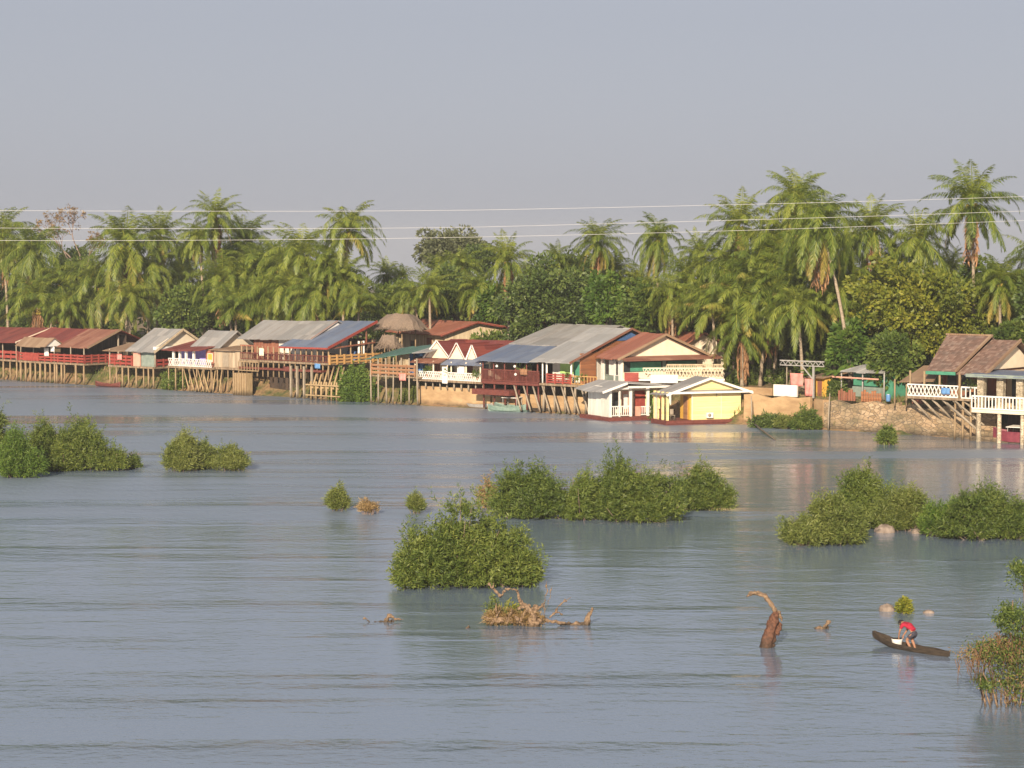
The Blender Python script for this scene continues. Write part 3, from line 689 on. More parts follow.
# ------------------------------------------------------------------ houses
class House:
    """a thing plus helpers adding its parts; coordinates are world X, Y, Z when rz = 0, else local to the origin"""
    def __init__(s, name, label, cat, org, rz=0.0, group='riverside houses on stilts', local=False):
        s.root = thing(name, label, cat, org, rz, group)
        s.o = Vector((0, 0, 0)) if local else Vector(org); s.r = random.Random(name + label)
    def mb(s, m):
        m.v = [(p[0] - s.o.x, p[1] - s.o.y, p[2] - s.o.z) for p in m.v]; return m
    def put(s, name, mat, m, label=None, parent=None): return s.mb(m).build(name, mat, parent or s.root, label=label)
    def box(s, name, mat, x0, x1, y0, y1, z0, z1, label=None, parent=None): return s.put(name, mat, MB().box(x0, x1, y0, y1, z0, z1), label, parent)
    def roof(s, mat, slabs, t=.07, name='roof', label=None):
        m = MB()
        for q in slabs:
            q = [Vector(p) for p in q]; n = int((q[1] - q[0]).length / .85)
            if len(q) != 4 or n < 2 or not mat.startswith('tin'): m.slab(q, t); continue
            up = ((q[3] - q[0]) + (q[2] - q[1])).normalized()          # overlapping sheets, uneven at the eave, sagging a little
            for i in range(n):
                a, b = i / n - .012, (i + 1) / n + .012; dz = Vector((0, 0, s.r.uniform(-.018, .018) + (.012 if i % 2 else 0) - .05 * math.sin(math.pi * (i + .5) / n))); e = up * s.r.uniform(-.1, .07)
                m.slab([q[0].lerp(q[1], a) + e + dz, q[0].lerp(q[1], b) + e + dz, q[3].lerp(q[2], b) + dz, q[3].lerp(q[2], a) + dz], t)
        return s.put(name, mat, m, label)
    def piles(s, pts, z0, z1, mat='pile', r=.1, name='pile', lean=.06):
        for x, y in pts:
            dx, dy = s.r.uniform(-lean, lean), s.r.uniform(-lean, lean); q = r * s.r.uniform(.85, 1.2)
            s.put(name, mat, MB().tube([(x + dx, y + dy, z0), (x + dx * .3, y + dy * .3, (z0 + z1) / 2), (x, y, z1)], [q, q * .95, q * .9], 7))
    def rail(s, mat, p, q, z0, z1, step=.28, w=.05, name='railing', bars=2, style='bal'):
        m = MB(); p = Vector(p); q = Vector(q); L = (q - p).length; n = max(1, int(L / step))
        A = lambda u, z: Vector((p.x + (q.x - p.x) * u, p.y + (q.y - p.y) * u, z))
        if style == 'bal':
            m.beam(A(0, z1), A(1, z1), w * 1.4, w * 1.2); m.beam(A(0, z0 + .08), A(1, z0 + .08), w, w)
            for i in range(n + 1): m.beam(A(i / n, z0 + .08 + w / 2), A(i / n, z1 - w * .6), w * .8, w * .8)
        elif style == 'cross':
            m.beam(A(0, z1), A(1, z1), w * 1.3, w); m.beam(A(0, z0 + .06), A(1, z0 + .06), w, w)
            for i in range(n):
                d = (q - p).normalized(); sd_ = Vector((-d.y, d.x, 0)) * w * .3
                m.beam(A(i / n, z0 + .1) + sd_, A((i + 1) / n, z1 - .04) + sd_, w, w * .5); m.beam(A((i + 1) / n, z0 + .1) - sd_, A(i / n, z1 - .04) - sd_, w, w * .5)
        else:                                                       # boards along
            for k in range(bars): m.beam(A(0, z0 + (z1 - z0) * (k + .7) / bars), A(1, z0 + (z1 - z0) * (k + .7) / bars), w, (z1 - z0) / bars * .62)
            for i in range(int(L / 1.2) + 2): m.beam(A(i / (int(L / 1.2) + 1), z0), A(i / (int(L / 1.2) + 1), z1 + .05), w * 1.8, w * 1.8)
        return s.put(name, mat, m)
    def window(s, mat, x0, x1, y, z0, z1, frame='white', pane='glass', axis='y', name='window'):
        """window set 3 cm proud of a wall at plane y (faces -y) or x (faces +x)"""
        f = MB(); w = .07
        B = (lambda m, a0, a1, d0, d1, c0, c1: m.box(a0, a1, y + d0, y + d1, c0, c1)) if axis == 'y' else (lambda m, a0, a1, d0, d1, c0, c1: m.box(y - d1, y - d0, a0, a1, c0, c1))
        B(f, x0, x0 + w, -.05, .02, z0, z1); B(f, x1 - w, x1, -.05, .02, z0, z1); B(f, x0 + w, x1 - w, -.05, .02, z0, z0 + w); B(f, x0 + w, x1 - w, -.05, .02, z1 - w, z1)
        fr = s.put(name, frame, f); g = MB(); B(g, x0 + w, x1 - w, -.02, .015, z0 + w, z1 - w)
        s.put('pane', pane, g, parent=fr)
    def furn(s, n, x0, x1, y0, y1, z, mat='dark_red'):
        """tables standing on the deck (built in with the restaurant)"""
        for i in range(n):
            x = x0 + (x1 - x0) * (i + .5) / n + s.r.uniform(-.2, .2); y = s.r.uniform(y0, y1); m = MB()
            m.box(x - .45, x + .45, y - .35, y + .35, z + .7, z + .75)
            for a in (-.38, .38):
                for b in (-.28, .28): m.box(x + a - .03, x + a + .03, y + b - .03, y + b + .03, z, z + .7)
            t = m.build('dining_table', mat, loc=(0, 0, 0)); prop(t, None, 'table', 'dining tables on the open decks'); t['label'] = 'wooden dining table on the open deck of a riverside restaurant'

def lin(a, b, n): return [a + (b - a) * i / (n - 1) for i in range(n)]
# 1a leftmost red roofed restaurant
h = House('stilt_restaurant', 'leftmost stilt restaurant with a dark red roof, cut by the left edge', 'restaurant', (-70, 0, 0))
h.box('deck', 'deck', -79, -63.3, -.2, 8, 2.2, 2.4)
h.roof('tin_red', [[(-79, -.7, 4.25), (-62.9, -.7, 4.45), (-62.9, 4.6, 6.0), (-79, 4.6, 5.8)], [(-79, 4.65, 5.78), (-62.9, 4.65, 5.98), (-62.9, 9, 4.5), (-79, 9, 4.4)]])
h.put('rake_board', 'cream', MB().beam((-62.86, -.75, 4.44), (-62.86, 4.6, 6.0), .06, .2))
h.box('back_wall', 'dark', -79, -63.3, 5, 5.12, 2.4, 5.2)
h.rail('red', (-79, -.1), (-63.4, -.1), 2.4, 3.4, .3, .07, style='board', bars=2)
h.piles([(x, -.05) for x in lin(-78.5, -63.6, 13)], -1.2, 2.2); h.piles([(x, 3) for x in lin(-78, -64, 9)], -.6, 2.2)
h.piles([(x, -.1) for x in lin(-78.5, -63.6, 7)], 2.4, 4.35, 'pile_grey', .07, 'post', 0); h.furn(4, -74, -64, 1, 4, 2.4)
# 1b rust roofed restaurant
h = House('stilt_restaurant', 'red railed stilt restaurant with a rusty roof and a small white porch gable', 'restaurant', (-57, 0, 0))
h.box('deck', 'deck', -62.6, -50.9, -.6, 7.5, 2.2, 2.4)
h.roof('tin_red', [[(-62.7, .6, 4.5), (-55.8, .6, 4.5), (-55.8, 4.3, 6.05), (-62.7, 4.3, 6.05)], [(-62.7, 4.35, 6.03), (-50.6, 4.35, 6.03), (-50.6, 8.5, 4.5), (-62.7, 8.5, 4.5)]])
h.roof('tin_rust', [[(-55.75, -.5, 4.2), (-50.4, -.5, 4.2), (-50.4, 4.3, 6.1), (-55.75, 4.3, 6.1)]], name='front_roof', label='rusty orange roof on the right half')
h.put('rake_board', 'tin_brown', MB().beam((-50.36, -.55, 4.18), (-50.36, 4.3, 6.08), .06, .22))
h.roof('tin_brown', [[(-61.4, -2.0, 4.15), (-56.1, -2.0, 4.15), (-56.1, -.55, 5.15), (-61.4, -.55, 5.15)], [(-61.4, -.5, 5.14), (-56.1, -.5, 5.14), (-56.1, 1.0, 4.25), (-61.4, 1.0, 4.25)]], name='porch_roof', label='brown porch roof')
h.put('porch_gable', 'white', MB().prism([(-56.15, -1.75, 4.2), (-56.15, .75, 4.2), (-56.15, -.53, 5.0)], (-.08, 0, 0)))
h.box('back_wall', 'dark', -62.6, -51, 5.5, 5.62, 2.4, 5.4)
h.rail('red', (-62.5, -.5), (-51, -.5), 2.4, 3.35, .3, .08, style='board', bars=3); h.rail('red', (-50.95, -.5), (-50.95, 4.5), 2.4, 3.35, .3, .08, style='board', bars=3)
h.box('panel', 'red', -61.8, -58.9, -.62, -.56, 2.45, 3.35)
h.piles([(x, -.5) for x in lin(-62.3, -57, 7)], -1.3, 2.2, r=.13); h.piles([(-56.2, -.5), (-55.9, -.45), (-55.0, -.5), (-54.6, -.4), (-52.5, -.5), (-51.1, -.5)], -1.3, 2.2, r=.12)
h.piles([(x, 2.6) for x in lin(-62, -51.2, 9)], -.8, 2.2)
h.piles([(x, -.45) for x in (-62.3, -60, -58, -56.3, -53.4, -51.1)], 2.4, 4.2, 'pile_grey', .08, 'post', 0); h.piles([(-51, 4.4)], -.3, 5.5, 'pile_grey', .1, 'post', 0)
h.furn(5, -61, -51.5, .6, 4, 2.4)
# 2 cream gable
h = House('stilt_restaurant', 'stilt restaurant with a cream gable over grey tin and a low side roof', 'restaurant', (-43, 0, 0))
h.box('deck', 'deck', -47.2, -39.7, -.3, 7.5, 2.2, 2.4)
h.roof('tin_grey', [[(-43.9, -.6, 4.1), (-39.2, -.6, 4.1), (-39.2, 3.6, 6.45), (-43.9, 3.6, 6.45)], [(-43.9, 3.65, 6.43), (-39.2, 3.65, 6.43), (-39.2, 8, 4.1), (-43.9, 8, 4.1)]])
h.roof('tin_brown', [[(-47.8, -.6, 4.0), (-44, -.6, 4.05), (-44, 3.6, 4.9), (-47.8, 3.6, 4.75)]], name='side_roof', label='low brown side roof')
h.put('gable', 'cream', MB().prism([(-39.6, .1, 4.62), (-39.6, 7.1, 4.62), (-39.6, 3.62, 6.3)], (-.12, 0, 0)))
h.put('rake_board', 'cream_boards', MB().beam((-39.17, -.6, 4.0), (-39.17, 3.6, 6.38), .06, .24).beam((-39.17, 3.6, 6.38), (-39.17, 8, 4.0), .06, .24))
h.box('soffit', 'white', -39.8, -39.3, -.2, 7.4, 4.3, 4.6)
h.box('pink_wall', 'pink', -43.2, -42.1, -.1, .05, 2.4, 4.1); h.box('panel', 'teal', -42.1, -40, .1, .2, 2.4, 4.1)
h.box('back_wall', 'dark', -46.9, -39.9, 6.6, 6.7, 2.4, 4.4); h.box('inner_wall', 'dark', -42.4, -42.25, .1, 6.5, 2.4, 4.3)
h.rail('red', (-47.1, -.2), (-43.3, -.2), 2.4, 3.5, .2, .09, style='board', bars=3); h.rail('red', (-39.75, .2), (-39.75, 6.4), 2.4, 3.2, .25, .08, style='board', bars=2)
h.piles([(x, -.2) for x in (-47, -45.9, -44.9, -43.9, -42.6, -41.4, -40.6, -39.8)], -1.2, 2.2); h.piles([(x, 2.6) for x in (-46, -44, -42, -40.3)], -.6, 2.2)
h.piles([(-39.7, 0), (-39.7, 7.2), (-47, -.2)], 2.4, 4.2, 'pile_grey', .09, 'post', 0); h.furn(2, -46.5, -43.5, .6, 3, 2.4); h.furn(1, -41.6, -40, 2, 4, 2.4)
# 3 lilac house
h = House('stilt_house', 'small lilac painted stilt house with white columns and lace balustrade', 'house', (-34.5, 0, 0))
h.box('deck', 'deck', -37.4, -30.2, -.4, 5, 2.45, 2.65)
h.box('wall', 'purple', -37, -32.6, 1.2, 4.8, 2.65, 4.5)
h.roof('tin_red', [[(-37.9, -.7, 4.35), (-32.0, -.7, 4.45), (-32.0, 5, 5.35), (-37.9, 5, 5.35)]])
for x in (-36.6, -35.6, -34.6, -33.4): h.box('column', 'white', x - .11, x + .11, -.2, .02, 2.65, 4.42)
h.rail('white', (-37.2, -.3), (-30.4, -.3), 2.65, 3.45, .3, .07, name='balustrade', style='cross')
h.box('red_wall', 'tin_orange', -32.5, -31.0, .8, 1.0, 2.65, 4.4)
h.window('y', -32.2, -31.4, .8, 3.2, 4.1, 'cream', 'yellow_in')
h.piles([(x, -.3) for x in lin(-37.2, -30.5, 7)], -.6, 2.45, r=.08)
for i in range(5):
    x = -34.8 + i * .75; h.put('strut', 'log', MB().tube([(x + 2.2, -1.5, .2), (x, -.3, 2.4)], .07, 6))
# 3b shacks
h = House('cottage', 'small cottage with steep grey roof and bare cream gable between lilac house and plank shack', 'house', (-33, 3, 2.6))
h.box('wall', 'cream_boards', -35, -31.5, 2.2, 6.2, 2.6, 4.7)
h.roof('tin_grey', [[(-35.6, 1.2, 4.55), (-31.1, 1.2, 4.55), (-31.1, 4.1, 6.4), (-35.6, 4.1, 6.4)], [(-35.6, 4.15, 6.38), (-31.1, 4.15, 6.38), (-31.1, 7, 4.6), (-35.6, 7, 4.6)]])
h.put('gable', 'cream', MB().prism([(-31.5, 1.9, 4.7), (-31.5, 6.4, 4.7), (-31.5, 4.12, 6.2)], (-.1, 0, 0)))
h = House('plank_shack', 'flat roofed shack of weathered vertical planks beside the grey roofed bar', 'shack', (-29, 1, 0))
h.box('wall', 'planks', -31.0, -26.9, .6, 4, 2.7, 4.5); h.roof('tin_brown', [[(-31.4, .2, 4.58), (-26.6, .2, 4.62), (-26.6, 4.4, 4.9), (-31.4, 4.4, 4.85)]])
h.box('deck', 'deck', -31.2, -26.7, .1, 4.2, 2.5, 2.7)
h.box('door', 'pile_grey', -29.6, -28.7, .55, .598, 2.75, 4.2)
h.piles([(x, .3) for x in lin(-31, -26.9, 6)], -.5, 2.5, r=.08); h.piles([(x, 2.3) for x in lin(-31, -27, 4)], .6, 2.5, r=.08)
for i in range(4):
    x = -31.5 + i * 1.0; h.put('strut', 'log', MB().tube([(x, -1.0, .1), (x - .9, .25, 2.5)], .07, 6))
# 4 bar with grey and blue roofs
h = House('stilt_bar', 'large stilt bar with a grey roof and a blue shed roof edged in red', 'bar', (-20, 0, 0))
h.box('deck', 'deck', -26.2, -13.1, -.3, 7, 3.5, 3.7); h.box('lower_deck', 'dark_red', -26.2, -14, -.5, 3, 2.75, 2.95)
h.box('upper_wall', 'brown', -26.6, -22.9, 2.2, 6.8, 3.7, 6.1); h.box('white_wall', 'white_boards', -22.88, -17.2, 2.25, 6.8, 3.7, 6.1)
h.roof('tin_grey', [[(-28.2, 1.4, 5.75), (-17.3, 1.4, 6.0), (-17.3, 5.3, 7.75), (-28.2, 5.3, 7.6)], [(-28.2, 5.35, 7.58), (-17.3, 5.35, 7.73), (-17.3, 9, 6.2), (-28.2, 9, 6.2)]])
h.put('rake_board', 'tin_orange', MB().beam((-17.26, 1.4, 5.95), (-17.26, 5.3, 7.7), .06, .2)); h.put('gable', 'white', MB().prism([(-17.3, 2.3, 6.1), (-17.3, 8.4, 6.1), (-17.3, 5.3, 7.55)], (-.1, 0, 0)))
h.roof('tin_blue', [[(-19.9, -.6, 5.25), (-12.9, -.6, 5.3), (-12.9, 6.6, 7.8), (-19.9, 6.6, 7.75)]], name='blue_roof')
h.put('red_trim', 'red', MB().beam((-12.85, -.62, 5.25), (-12.85, 6.6, 7.74), .07, .26).beam((-19.9, -.66, 5.14), (-12.9, -.66, 5.19), .06, .18))
h.put('roof_truss', 'brown', MB().beam((-13.1, 2.2, 6.0), (-13.1, 6.5, 7.5), .12).beam((-13.1, .2, 5.2), (-13.1, 6.4, 5.6), .14).beam((-13.1, 5.2, 5.6), (-13.1, 5.2, 7.1), .12))
h.put('eave_beam', 'brown', MB().beam((-26.2, -.1, 5.15), (-19.9, -.1, 5.15), .1, .16))
h.piles([(x, -.1) for x in lin(-26, -13.3, 17)], 2.0, 5.15, 'pile', .085, 'post', .02)
h.piles([(-13.2, y) for y in (1.5, 3, 4.6, 6.2)], 3.7, 5.8, 'pile', .09, 'post', .02); h.piles([(-13.3, 4.3), (-13.3, 5.0)], 3.7, 5.8, 'white', .12, 'post', 0)
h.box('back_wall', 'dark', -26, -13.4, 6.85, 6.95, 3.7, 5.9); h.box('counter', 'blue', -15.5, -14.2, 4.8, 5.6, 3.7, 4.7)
h.rail('dark_red', (-26.1, -.2), (-13.2, -.2), 3.7, 4.4, .22, .06); h.rail('yellow_rail', (-13.05, -.2), (-13.05, 7.2), 3.55, 4.5, .3, .1, style='board', bars=3)
h.rail('pile', (-26, -.55), (-23, -.55), 2.5, 3.5, .4, .1, name='railing')
for x in (-18.2, -17.3, -16.3, -15.2): h.box('support_post', 'pile_grey', x - .09, x + .09, -.7, -.5, -.6, 3.3)
h.box('pier', 'log', -26.3, -24.3, -1.0, -.2, -.8, 2.3)
for i in range(6): h.put('pier_post', 'pile', MB().tube([(-26.2 + i * .36, -1.08, -.8), (-26.2 + i * .36, -1.08, 2.3)], .09, 6))
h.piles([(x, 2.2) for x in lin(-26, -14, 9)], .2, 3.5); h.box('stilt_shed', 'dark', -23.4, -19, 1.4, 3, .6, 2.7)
for i in range(6):
    x = -14.6 + i * .72 ; h.put('slanted_log', 'log', MB().tube([(x + .2, -1.3, 1.2), (x - .8, .6, 3.3)], .1, 6)); h.put('rack_post', 'log', MB().tube([(x, -1.35, -.8), (x, -1.3, 1.9)], .1, 6))
h.put('rack_rail', 'log', MB().beam((-15.2, -1.45, .5), (-10.4, -1.45, .5), .12).beam((-15.2, -1.45, 1.55), (-10.4, -1.45, 1.55), .12))
h.furn(3, -25, -20, .5, 1.6, 3.7); h.furn(3, -19, -14, 1, 4, 3.7)
# thatched shelters
def thatch(px, py, Y, wpx, hpx, label, post=None):
    c = onY(px, py, Y); s = ppm(c); w_ = wpx / s; hh = hpx / s; root = thing('thatched_shelter', label, 'shelter', (c.x, Y, 2.55), 0, 'thatched shelters beside the bar')
    z0 = c.z - hh - 2.55; z1 = c.z + hh - 2.55; mb = MB(); n = 18; rg = random.Random(label); vs_ = []; ring = [(1.05, z0 - .15), (1, z0), (.8, z0 + (z1 - z0) * .55), (.5, z1)]
    for f_, z in ring:
        for k in range(n):
            a = 2 * math.pi * k / n; q = f_ * w_ * rg.uniform(.9, 1.08); vs_.append((q * math.cos(a), q * .8 * math.sin(a), z + rg.uniform(-.12, .12)))
    fs_ = [(j * n + k, j * n + (k + 1) % n, (j + 1) * n + (k + 1) % n, (j + 1) * n + k) for j in range(3) for k in range(n)] + [tuple(range(3 * n, 4 * n))]
    mb.add(vs_, fs_); mb.build('thatch_roof', 'thatch', root)
    # loose straw ends along the eave
    r = np.random.RandomState(3); m = 700; a = r.uniform(0, 6.28, m); u = r.uniform(.3, 1.05, m); P = np.stack([np.cos(a) * u * w_, np.sin(a) * u * w_ * .8, z0 + (1.05 - u) * (z1 - z0) * 1.0 + .05], 1)
    D = nrm(np.stack([np.cos(a), np.sin(a), -.9 + r.normal(0, .3, m)], 1)); S = nrm(np.cross(D, r.normal(0, 1, (m, 3))))
    me = quads_mesh('straw', leaf_quads(P, D, S, r.uniform(.4, .9, m), np.full(m, .05)), {'tone': r.uniform(0, 1, m)}); me.materials.append(M['thatch']); link_mesh('straw', me, None, root)
    for i in range(4):
        x, y = (w_ * .6 * math.cos(i * 1.57 + .78), w_ * .5 * math.sin(i * 1.57 + .78)); MB().tube([(x, y, -.4), (x, y, z0 + .5)], .07, 6).build('post', 'pile', root)
thatch(400, 321, 9, 28, 7, 'wide grey thatched shelter behind the green awning')
thatch(389, 341, 6, 13, 6, 'small thatched parasol shelter left of the long cream house')
# 6 green awning
h = House('awning_deck', 'open deck on tall thin stilts under a dark green tin awning', 'deck', (-4, 0, 0))
h.box('deck', 'deck', -7.2, -.4, -.6, 3.5, 2.65, 2.8)
h.roof('tin_green', [[(-7.6, -.9, 4.35), (-1.2, -.9, 5.2), (-.8, 3.2, 6.0), (-6.2, 3.2, 5.4)]]); h.roof('tin_grey', [[(-1.15, -.9, 5.2), (.7, -.7, 5.3), (.9, 2.4, 5.9), (-.75, 3.2, 6.0)]], name='side_sheet')
h.piles([(x, -.6) for x in lin(-7, -.8, 7)], -.6, 4.6, 'pile_grey', .08, 'stilt', .08)
h.piles([(-4, 2.5), (-2.5, 2.5), (-1, 2.5)], .8, 5.4, 'pile_grey', .07, 'post', 0)
h.box('blue_wall', 'blue', -5, -1.2, 2.9, 3, 2.8, 5); h.box('sheet', 'cloth_blue', -1.9, -1.5, 1, 1.1, 2.8, 5.0)
h.rail('orange', (-6.8, -.65), (-1, -.65), 2.8, 3.9, .3, .08, style='board', bars=3)
# 7 long cream house
h = House('long_house', 'long cream plank house with a low red roof standing back from the river', 'house', tuple(onY(445, 355, 12))[:2] + (2.5,), -rad(17), 'houses standing back from the river', local=True)
h.box('wall', 'cream_boards', -10.2, 0, 0, 10.6, 0, 4.0); h.put('gable', 'cream_boards', MB().prism([(-.0, 0, 4.0), (-.0, 10.6, 4.0), (-.0, 3.6, 5.0)], (-.15, 0, 0)))
h.roof('tin_orange', [[(-11, -.9, 3.85), (.6, -.9, 3.85), (.6, 3.6, 5.15), (-11, 3.6, 5.15)], [(-11, 3.65, 5.14), (.6, 3.65, 5.14), (.6, 11.6, 3.85), (-11, 11.6, 3.85)]])
h.put('rake_board', 'red', MB().beam((.64, -.9, 3.78), (.64, 3.6, 5.08), .06, .2).beam((.64, 3.6, 5.08), (.64, 11.6, 3.8), .06, .2))
h.box('door', 'brown', -3.6, -2.6, -.05, -.004, 1.2, 3.4); h.window('y', -1.5, -.7, 0, 1.6, 3.2, 'brown')
h.window('y', -7, -6, 0, 1.8, 3.0, 'brown'); h.roof('tin_rust', [[(-.02, 6.5, 1.9), (3.2, 6.5, 1.5), (3.2, 12, 1.5), (-.02, 12, 1.9)]], name='lean_to_roof')
# 8 cafe with three small gables
h = House('stilt_cafe', 'cafe with three small white trimmed gables on a dark red roof and white balustrade', 'cafe', (3, 0, 0))
h.box('deck', 'deck', -1.6, 7.2, -.3, 5, 2.4, 2.6); h.box('wall', 'cream', -1.0, 7.0, 1.3, 5, 2.6, 4.6)
h.roof('tin_red', [[(-1.6, .5, 4.55), (13, 3.2, 4.55), (13, 6.5, 6.4), (-1.6, 5.5, 6.3)]])
for i, (x, wd, zt) in enumerate(((.75, 1.75, 6.3), (3.35, 1.05, 6.15), (5.3, .75, 6.0))):
    y0 = .55 - i * .02
    h.roof('tin_red', [[(x - wd, y0, 4.62), (x, y0, zt), (x, 6, zt), (x - wd, 6, 4.62)], [(x + wd, y0, 4.62), (x + wd, 6, 4.62), (x, 6, zt), (x, y0, zt)]], name='gable_roof')
    h.put('gable_wall', 'cream', MB().prism([(x - wd + .12, y0 + .08, 4.65), (x + wd - .12, y0 + .08, 4.65), (x, y0 + .08, zt - .1)], (0, .08, 0)))
    h.put('gable_trim', 'white', MB().beam((x - wd, y0 - .03, 4.6), (x, y0 - .03, zt + .02), .05, .16).beam((x, y0 - .03, zt + .02), (x + wd, y0 - .03, 4.6), .05, .16))
h.roof('tin_rust', [[(-1.8, -.5, 4.25), (2.0, -.5, 4.3), (2.0, .9, 4.75), (-1.8, .9, 4.7)]], name='awning'); h.roof('tin_blue', [[(2.3, -.5, 4.2), (7.3, -.5, 4.25), (7.3, .8, 4.75), (2.3, .8, 4.75)]], name='blue_awning')
for x0, mt in ((-.2, 'brown'), (1.6, 'glass'), (4.0, 'brown'), (6.0, 'glass')): h.box('door', mt, x0, x0 + .75, 1.24, 1.296, 2.6, 4.2)
h.rail('white', (-1.5, -.25), (7.1, -.25), 2.6, 3.35, .25, .08, name='balustrade', style='cross')
h.box('sign_board', 'white', 2.3, 2.95, -.4, -.32, 2.3, 3.9); h.box('white_cloth', 'white', 3.9, 4.8, -.02, .06, 2.75, 4.0)
h.piles([(x, -.2) for x in (-1.4, 1.0, 3.3, 5.2, 7.0)], 2.6, 4.4, 'cream', .08, 'post', 0)
h.piles([(x, .2) for x in lin(-1.3, 7, 10)], 1.7, 2.4, 'pile_grey', .09)
# 9 restaurant with big grey and blue roof
h = House('stilt_restaurant', 'dark red railed restaurant under the biggest grey roof with a blue lower strip', 'restaurant', (10, 0, 0))
h.box('deck', 'dark_red', 7.4, 14.4, -.5, 8, 2.5, 2.75)
h.roof('tin_blue', [[(6.7, -.9, 4.75), (14.2, -.9, 4.75), (14.2, 4.4, 6.03), (6.7, 4.4, 6.03)]], name='blue_roof')
h.roof('tin_grey', [[(6.7, 4.45, 6.1), (14.2, 4.45, 6.1), (14.6, 11.7, 7.85), (6.7, 11.7, 7.85)], [(6.7, 11.75, 7.83), (14.6, 11.75, 7.83), (14.6, 18, 6.0), (6.7, 18, 6.0)]])
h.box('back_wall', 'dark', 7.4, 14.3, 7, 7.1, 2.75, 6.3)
h.rail('dark_red', (7.4, -.45), (14.4, -.45), 2.75, 3.85, .16, .09); h.piles([(x, -.4) for x in lin(7.5, 14.2, 6)], 2.75, 4.8, 'dark_red', .08, 'post', 0)
h.box('hull_deck', 'dark_red', 6.8, 11.4, -1.2, .4, 1.5, 2.0, 'dark red lower landing'); h.piles([(x, -.3) for x in lin(7.5, 14.2, 6)], .2, 2.5, 'dark_red', .1)
for x, z in ((9.4, 4.2), (11.6, 4.25), (11.7, 3.5)): h.put('lantern', 'white', MB().ball((x, -.6, z), .14, 8, 6))
h.furn(4, 8, 14, .6, 4, 2.75)
# 10 house with orange end
h = House('stilt_house', 'grey roofed stilt house with an orange end wall and a pale green screen', 'house', (16.5, 0, 0))
h.box('deck', 'deck', 14.5, 21.3, -.5, 1.6, 2.6, 2.8); h.box('wall', 'white_boards', 14.7, 18.0, 1.2, 9, 2.8, 5.0); h.box('end_wall', 'brick', 18.02, 18.14, 1.1, 3.4, 2.8, 5.6)
h.put('end_gable', 'brick', MB().prism([(18.03, 1.2, 5.0), (18.03, 14, 5.0), (18.03, 8.6, 7.3)], (.1, 0, 0))); h.put('gable_window', 'blue', MB().prism([(18.14, 6.3, 6.6), (18.14, 10.9, 6.6), (18.14, 8.6, 7.35)], (.05, 0, 0)))
h.roof('tin_pale', [[(13.7, -.9, 4.85), (18.35, -.9, 4.85), (18.35, 8.6, 7.75), (13.7, 8.6, 7.75)], [(13.7, 8.65, 7.73), (18.35, 8.65, 7.73), (18.35, 16, 5.4), (13.7, 16, 5.4)]])
h.put('rake_board', 'tin_rust', MB().beam((18.39, -.9, 4.78), (18.39, 8.6, 7.68), .06, .2).beam((18.39, 8.6, 7.68), (18.39, 13, 6.3), .06, .2))
h.box('green_screen', 'green_light', 15.7, 17.3, 1.08, 1.15, 3.7, 4.9); h.box('side_screen', 'green', 17.32, 17.95, 1.1, 1.15, 3.5, 4.8)
h.rail('red', (15.4, -.45), (18.2, -.45), 2.8, 3.7, .3, .09, style='board', bars=4); h.rail('yellow_rail', (18.3, -.45), (21.2, -.45), 2.8, 3.6, .35, .07)
h.piles([(14.8, -.4), (15.3, -.4), (18.2, -.4)], 2.8, 4.9, 'white', .09, 'post', 0)
for i in range(9):
    x = 11.5 + i * 1.15; h.put('strut', 'pile_grey', MB().tube([(x + 1.3, -1.1, .15), (x - .3, -.3, 2.6)], .09, 6))
h.piles([(x, -.2) for x in lin(14.8, 21, 6)], .2, 2.6, 'pile_grey', .1)
# potted plants handled below
# 11 red roofed cream house
o11 = Vector((22.1, 2.1, 2.5)); Z11 = -rad(22)
h = House('cream_house', 'two tone cream house with an orange red roof and green shutters above the floating cabins', 'house', o11, Z11, 'houses standing back from the river', local=True)
h.box('wall', 'cream', -3.5, -.02, .12, 8.8, -.5, 2.9); h.box('side_wall', 'teal', -3.5, -.4, 0, .1, 0, 2.85)
h.put('corner_post', 'white', MB().box(-3.55, -3.1, -.12, .0, 0, 2.9).box(-.4, 0, -.1, .11, 0, 2.9).box(-1.3, -1.15, -.08, -.002, 0, 2.85))
h.window('y', -2.95, -2.2, 0, 1.1, 2.5, 'teal'); h.window('y', -2.15, -1.45, 0, 1.1, 2.5, 'white', 'white'); h.window('y', -1.05, -.5, 0, 1.1, 2.5, 'white')
h.put('gable', 'cream', MB().prism([(0, .0, 2.9), (0, 8.9, 2.9), (0, 4.4, 4.75)], (-.14, 0, 0)))
h.roof('tin_orange', [[(-3.6, -.8, 2.75), (.6, -.8, 2.75), (.6, 4.4, 4.95), (-3.6, 4.4, 4.95)], [(-3.6, 4.45, 4.94), (.6, 4.45, 4.94), (.6, 9.7, 2.75), (-3.6, 9.7, 2.75)]])
h.put('rake_board', 'tin_brown', MB().beam((.64, -.8, 2.65), (.64, 4.4, 4.87), .06, .22).beam((.64, 4.4, 4.87), (.64, 9.7, 2.65), .06, .22))
h.roof('tin_rust', [[(.04, -.4, 2.9), (1.4, -.4, 2.6), (1.4, 10.2, 2.6), (.04, 10.2, 2.9)]], name='pent_roof')
h.box('shutter', 'green', .0, .06, .9, 4.2, 1.5, 2.35); h.box('shutter', 'green', .0, .06, 4.9, 8.0, 1.5, 2.35); h.box('dark_band', 'glass', .0, .04, .2, 8.15, 1.47, 2.42)
h.box('blue_post', 'teal', .05, .16, 4.35, 4.7, 1.5, 2.7)
h = House('red_roofed_house', 'cream gabled house with a faded red roof half hidden behind low palms', 'house', tuple(onY(703, 362, 14))[:2] + (2.5,), -rad(25), 'houses standing back from the river', local=True)
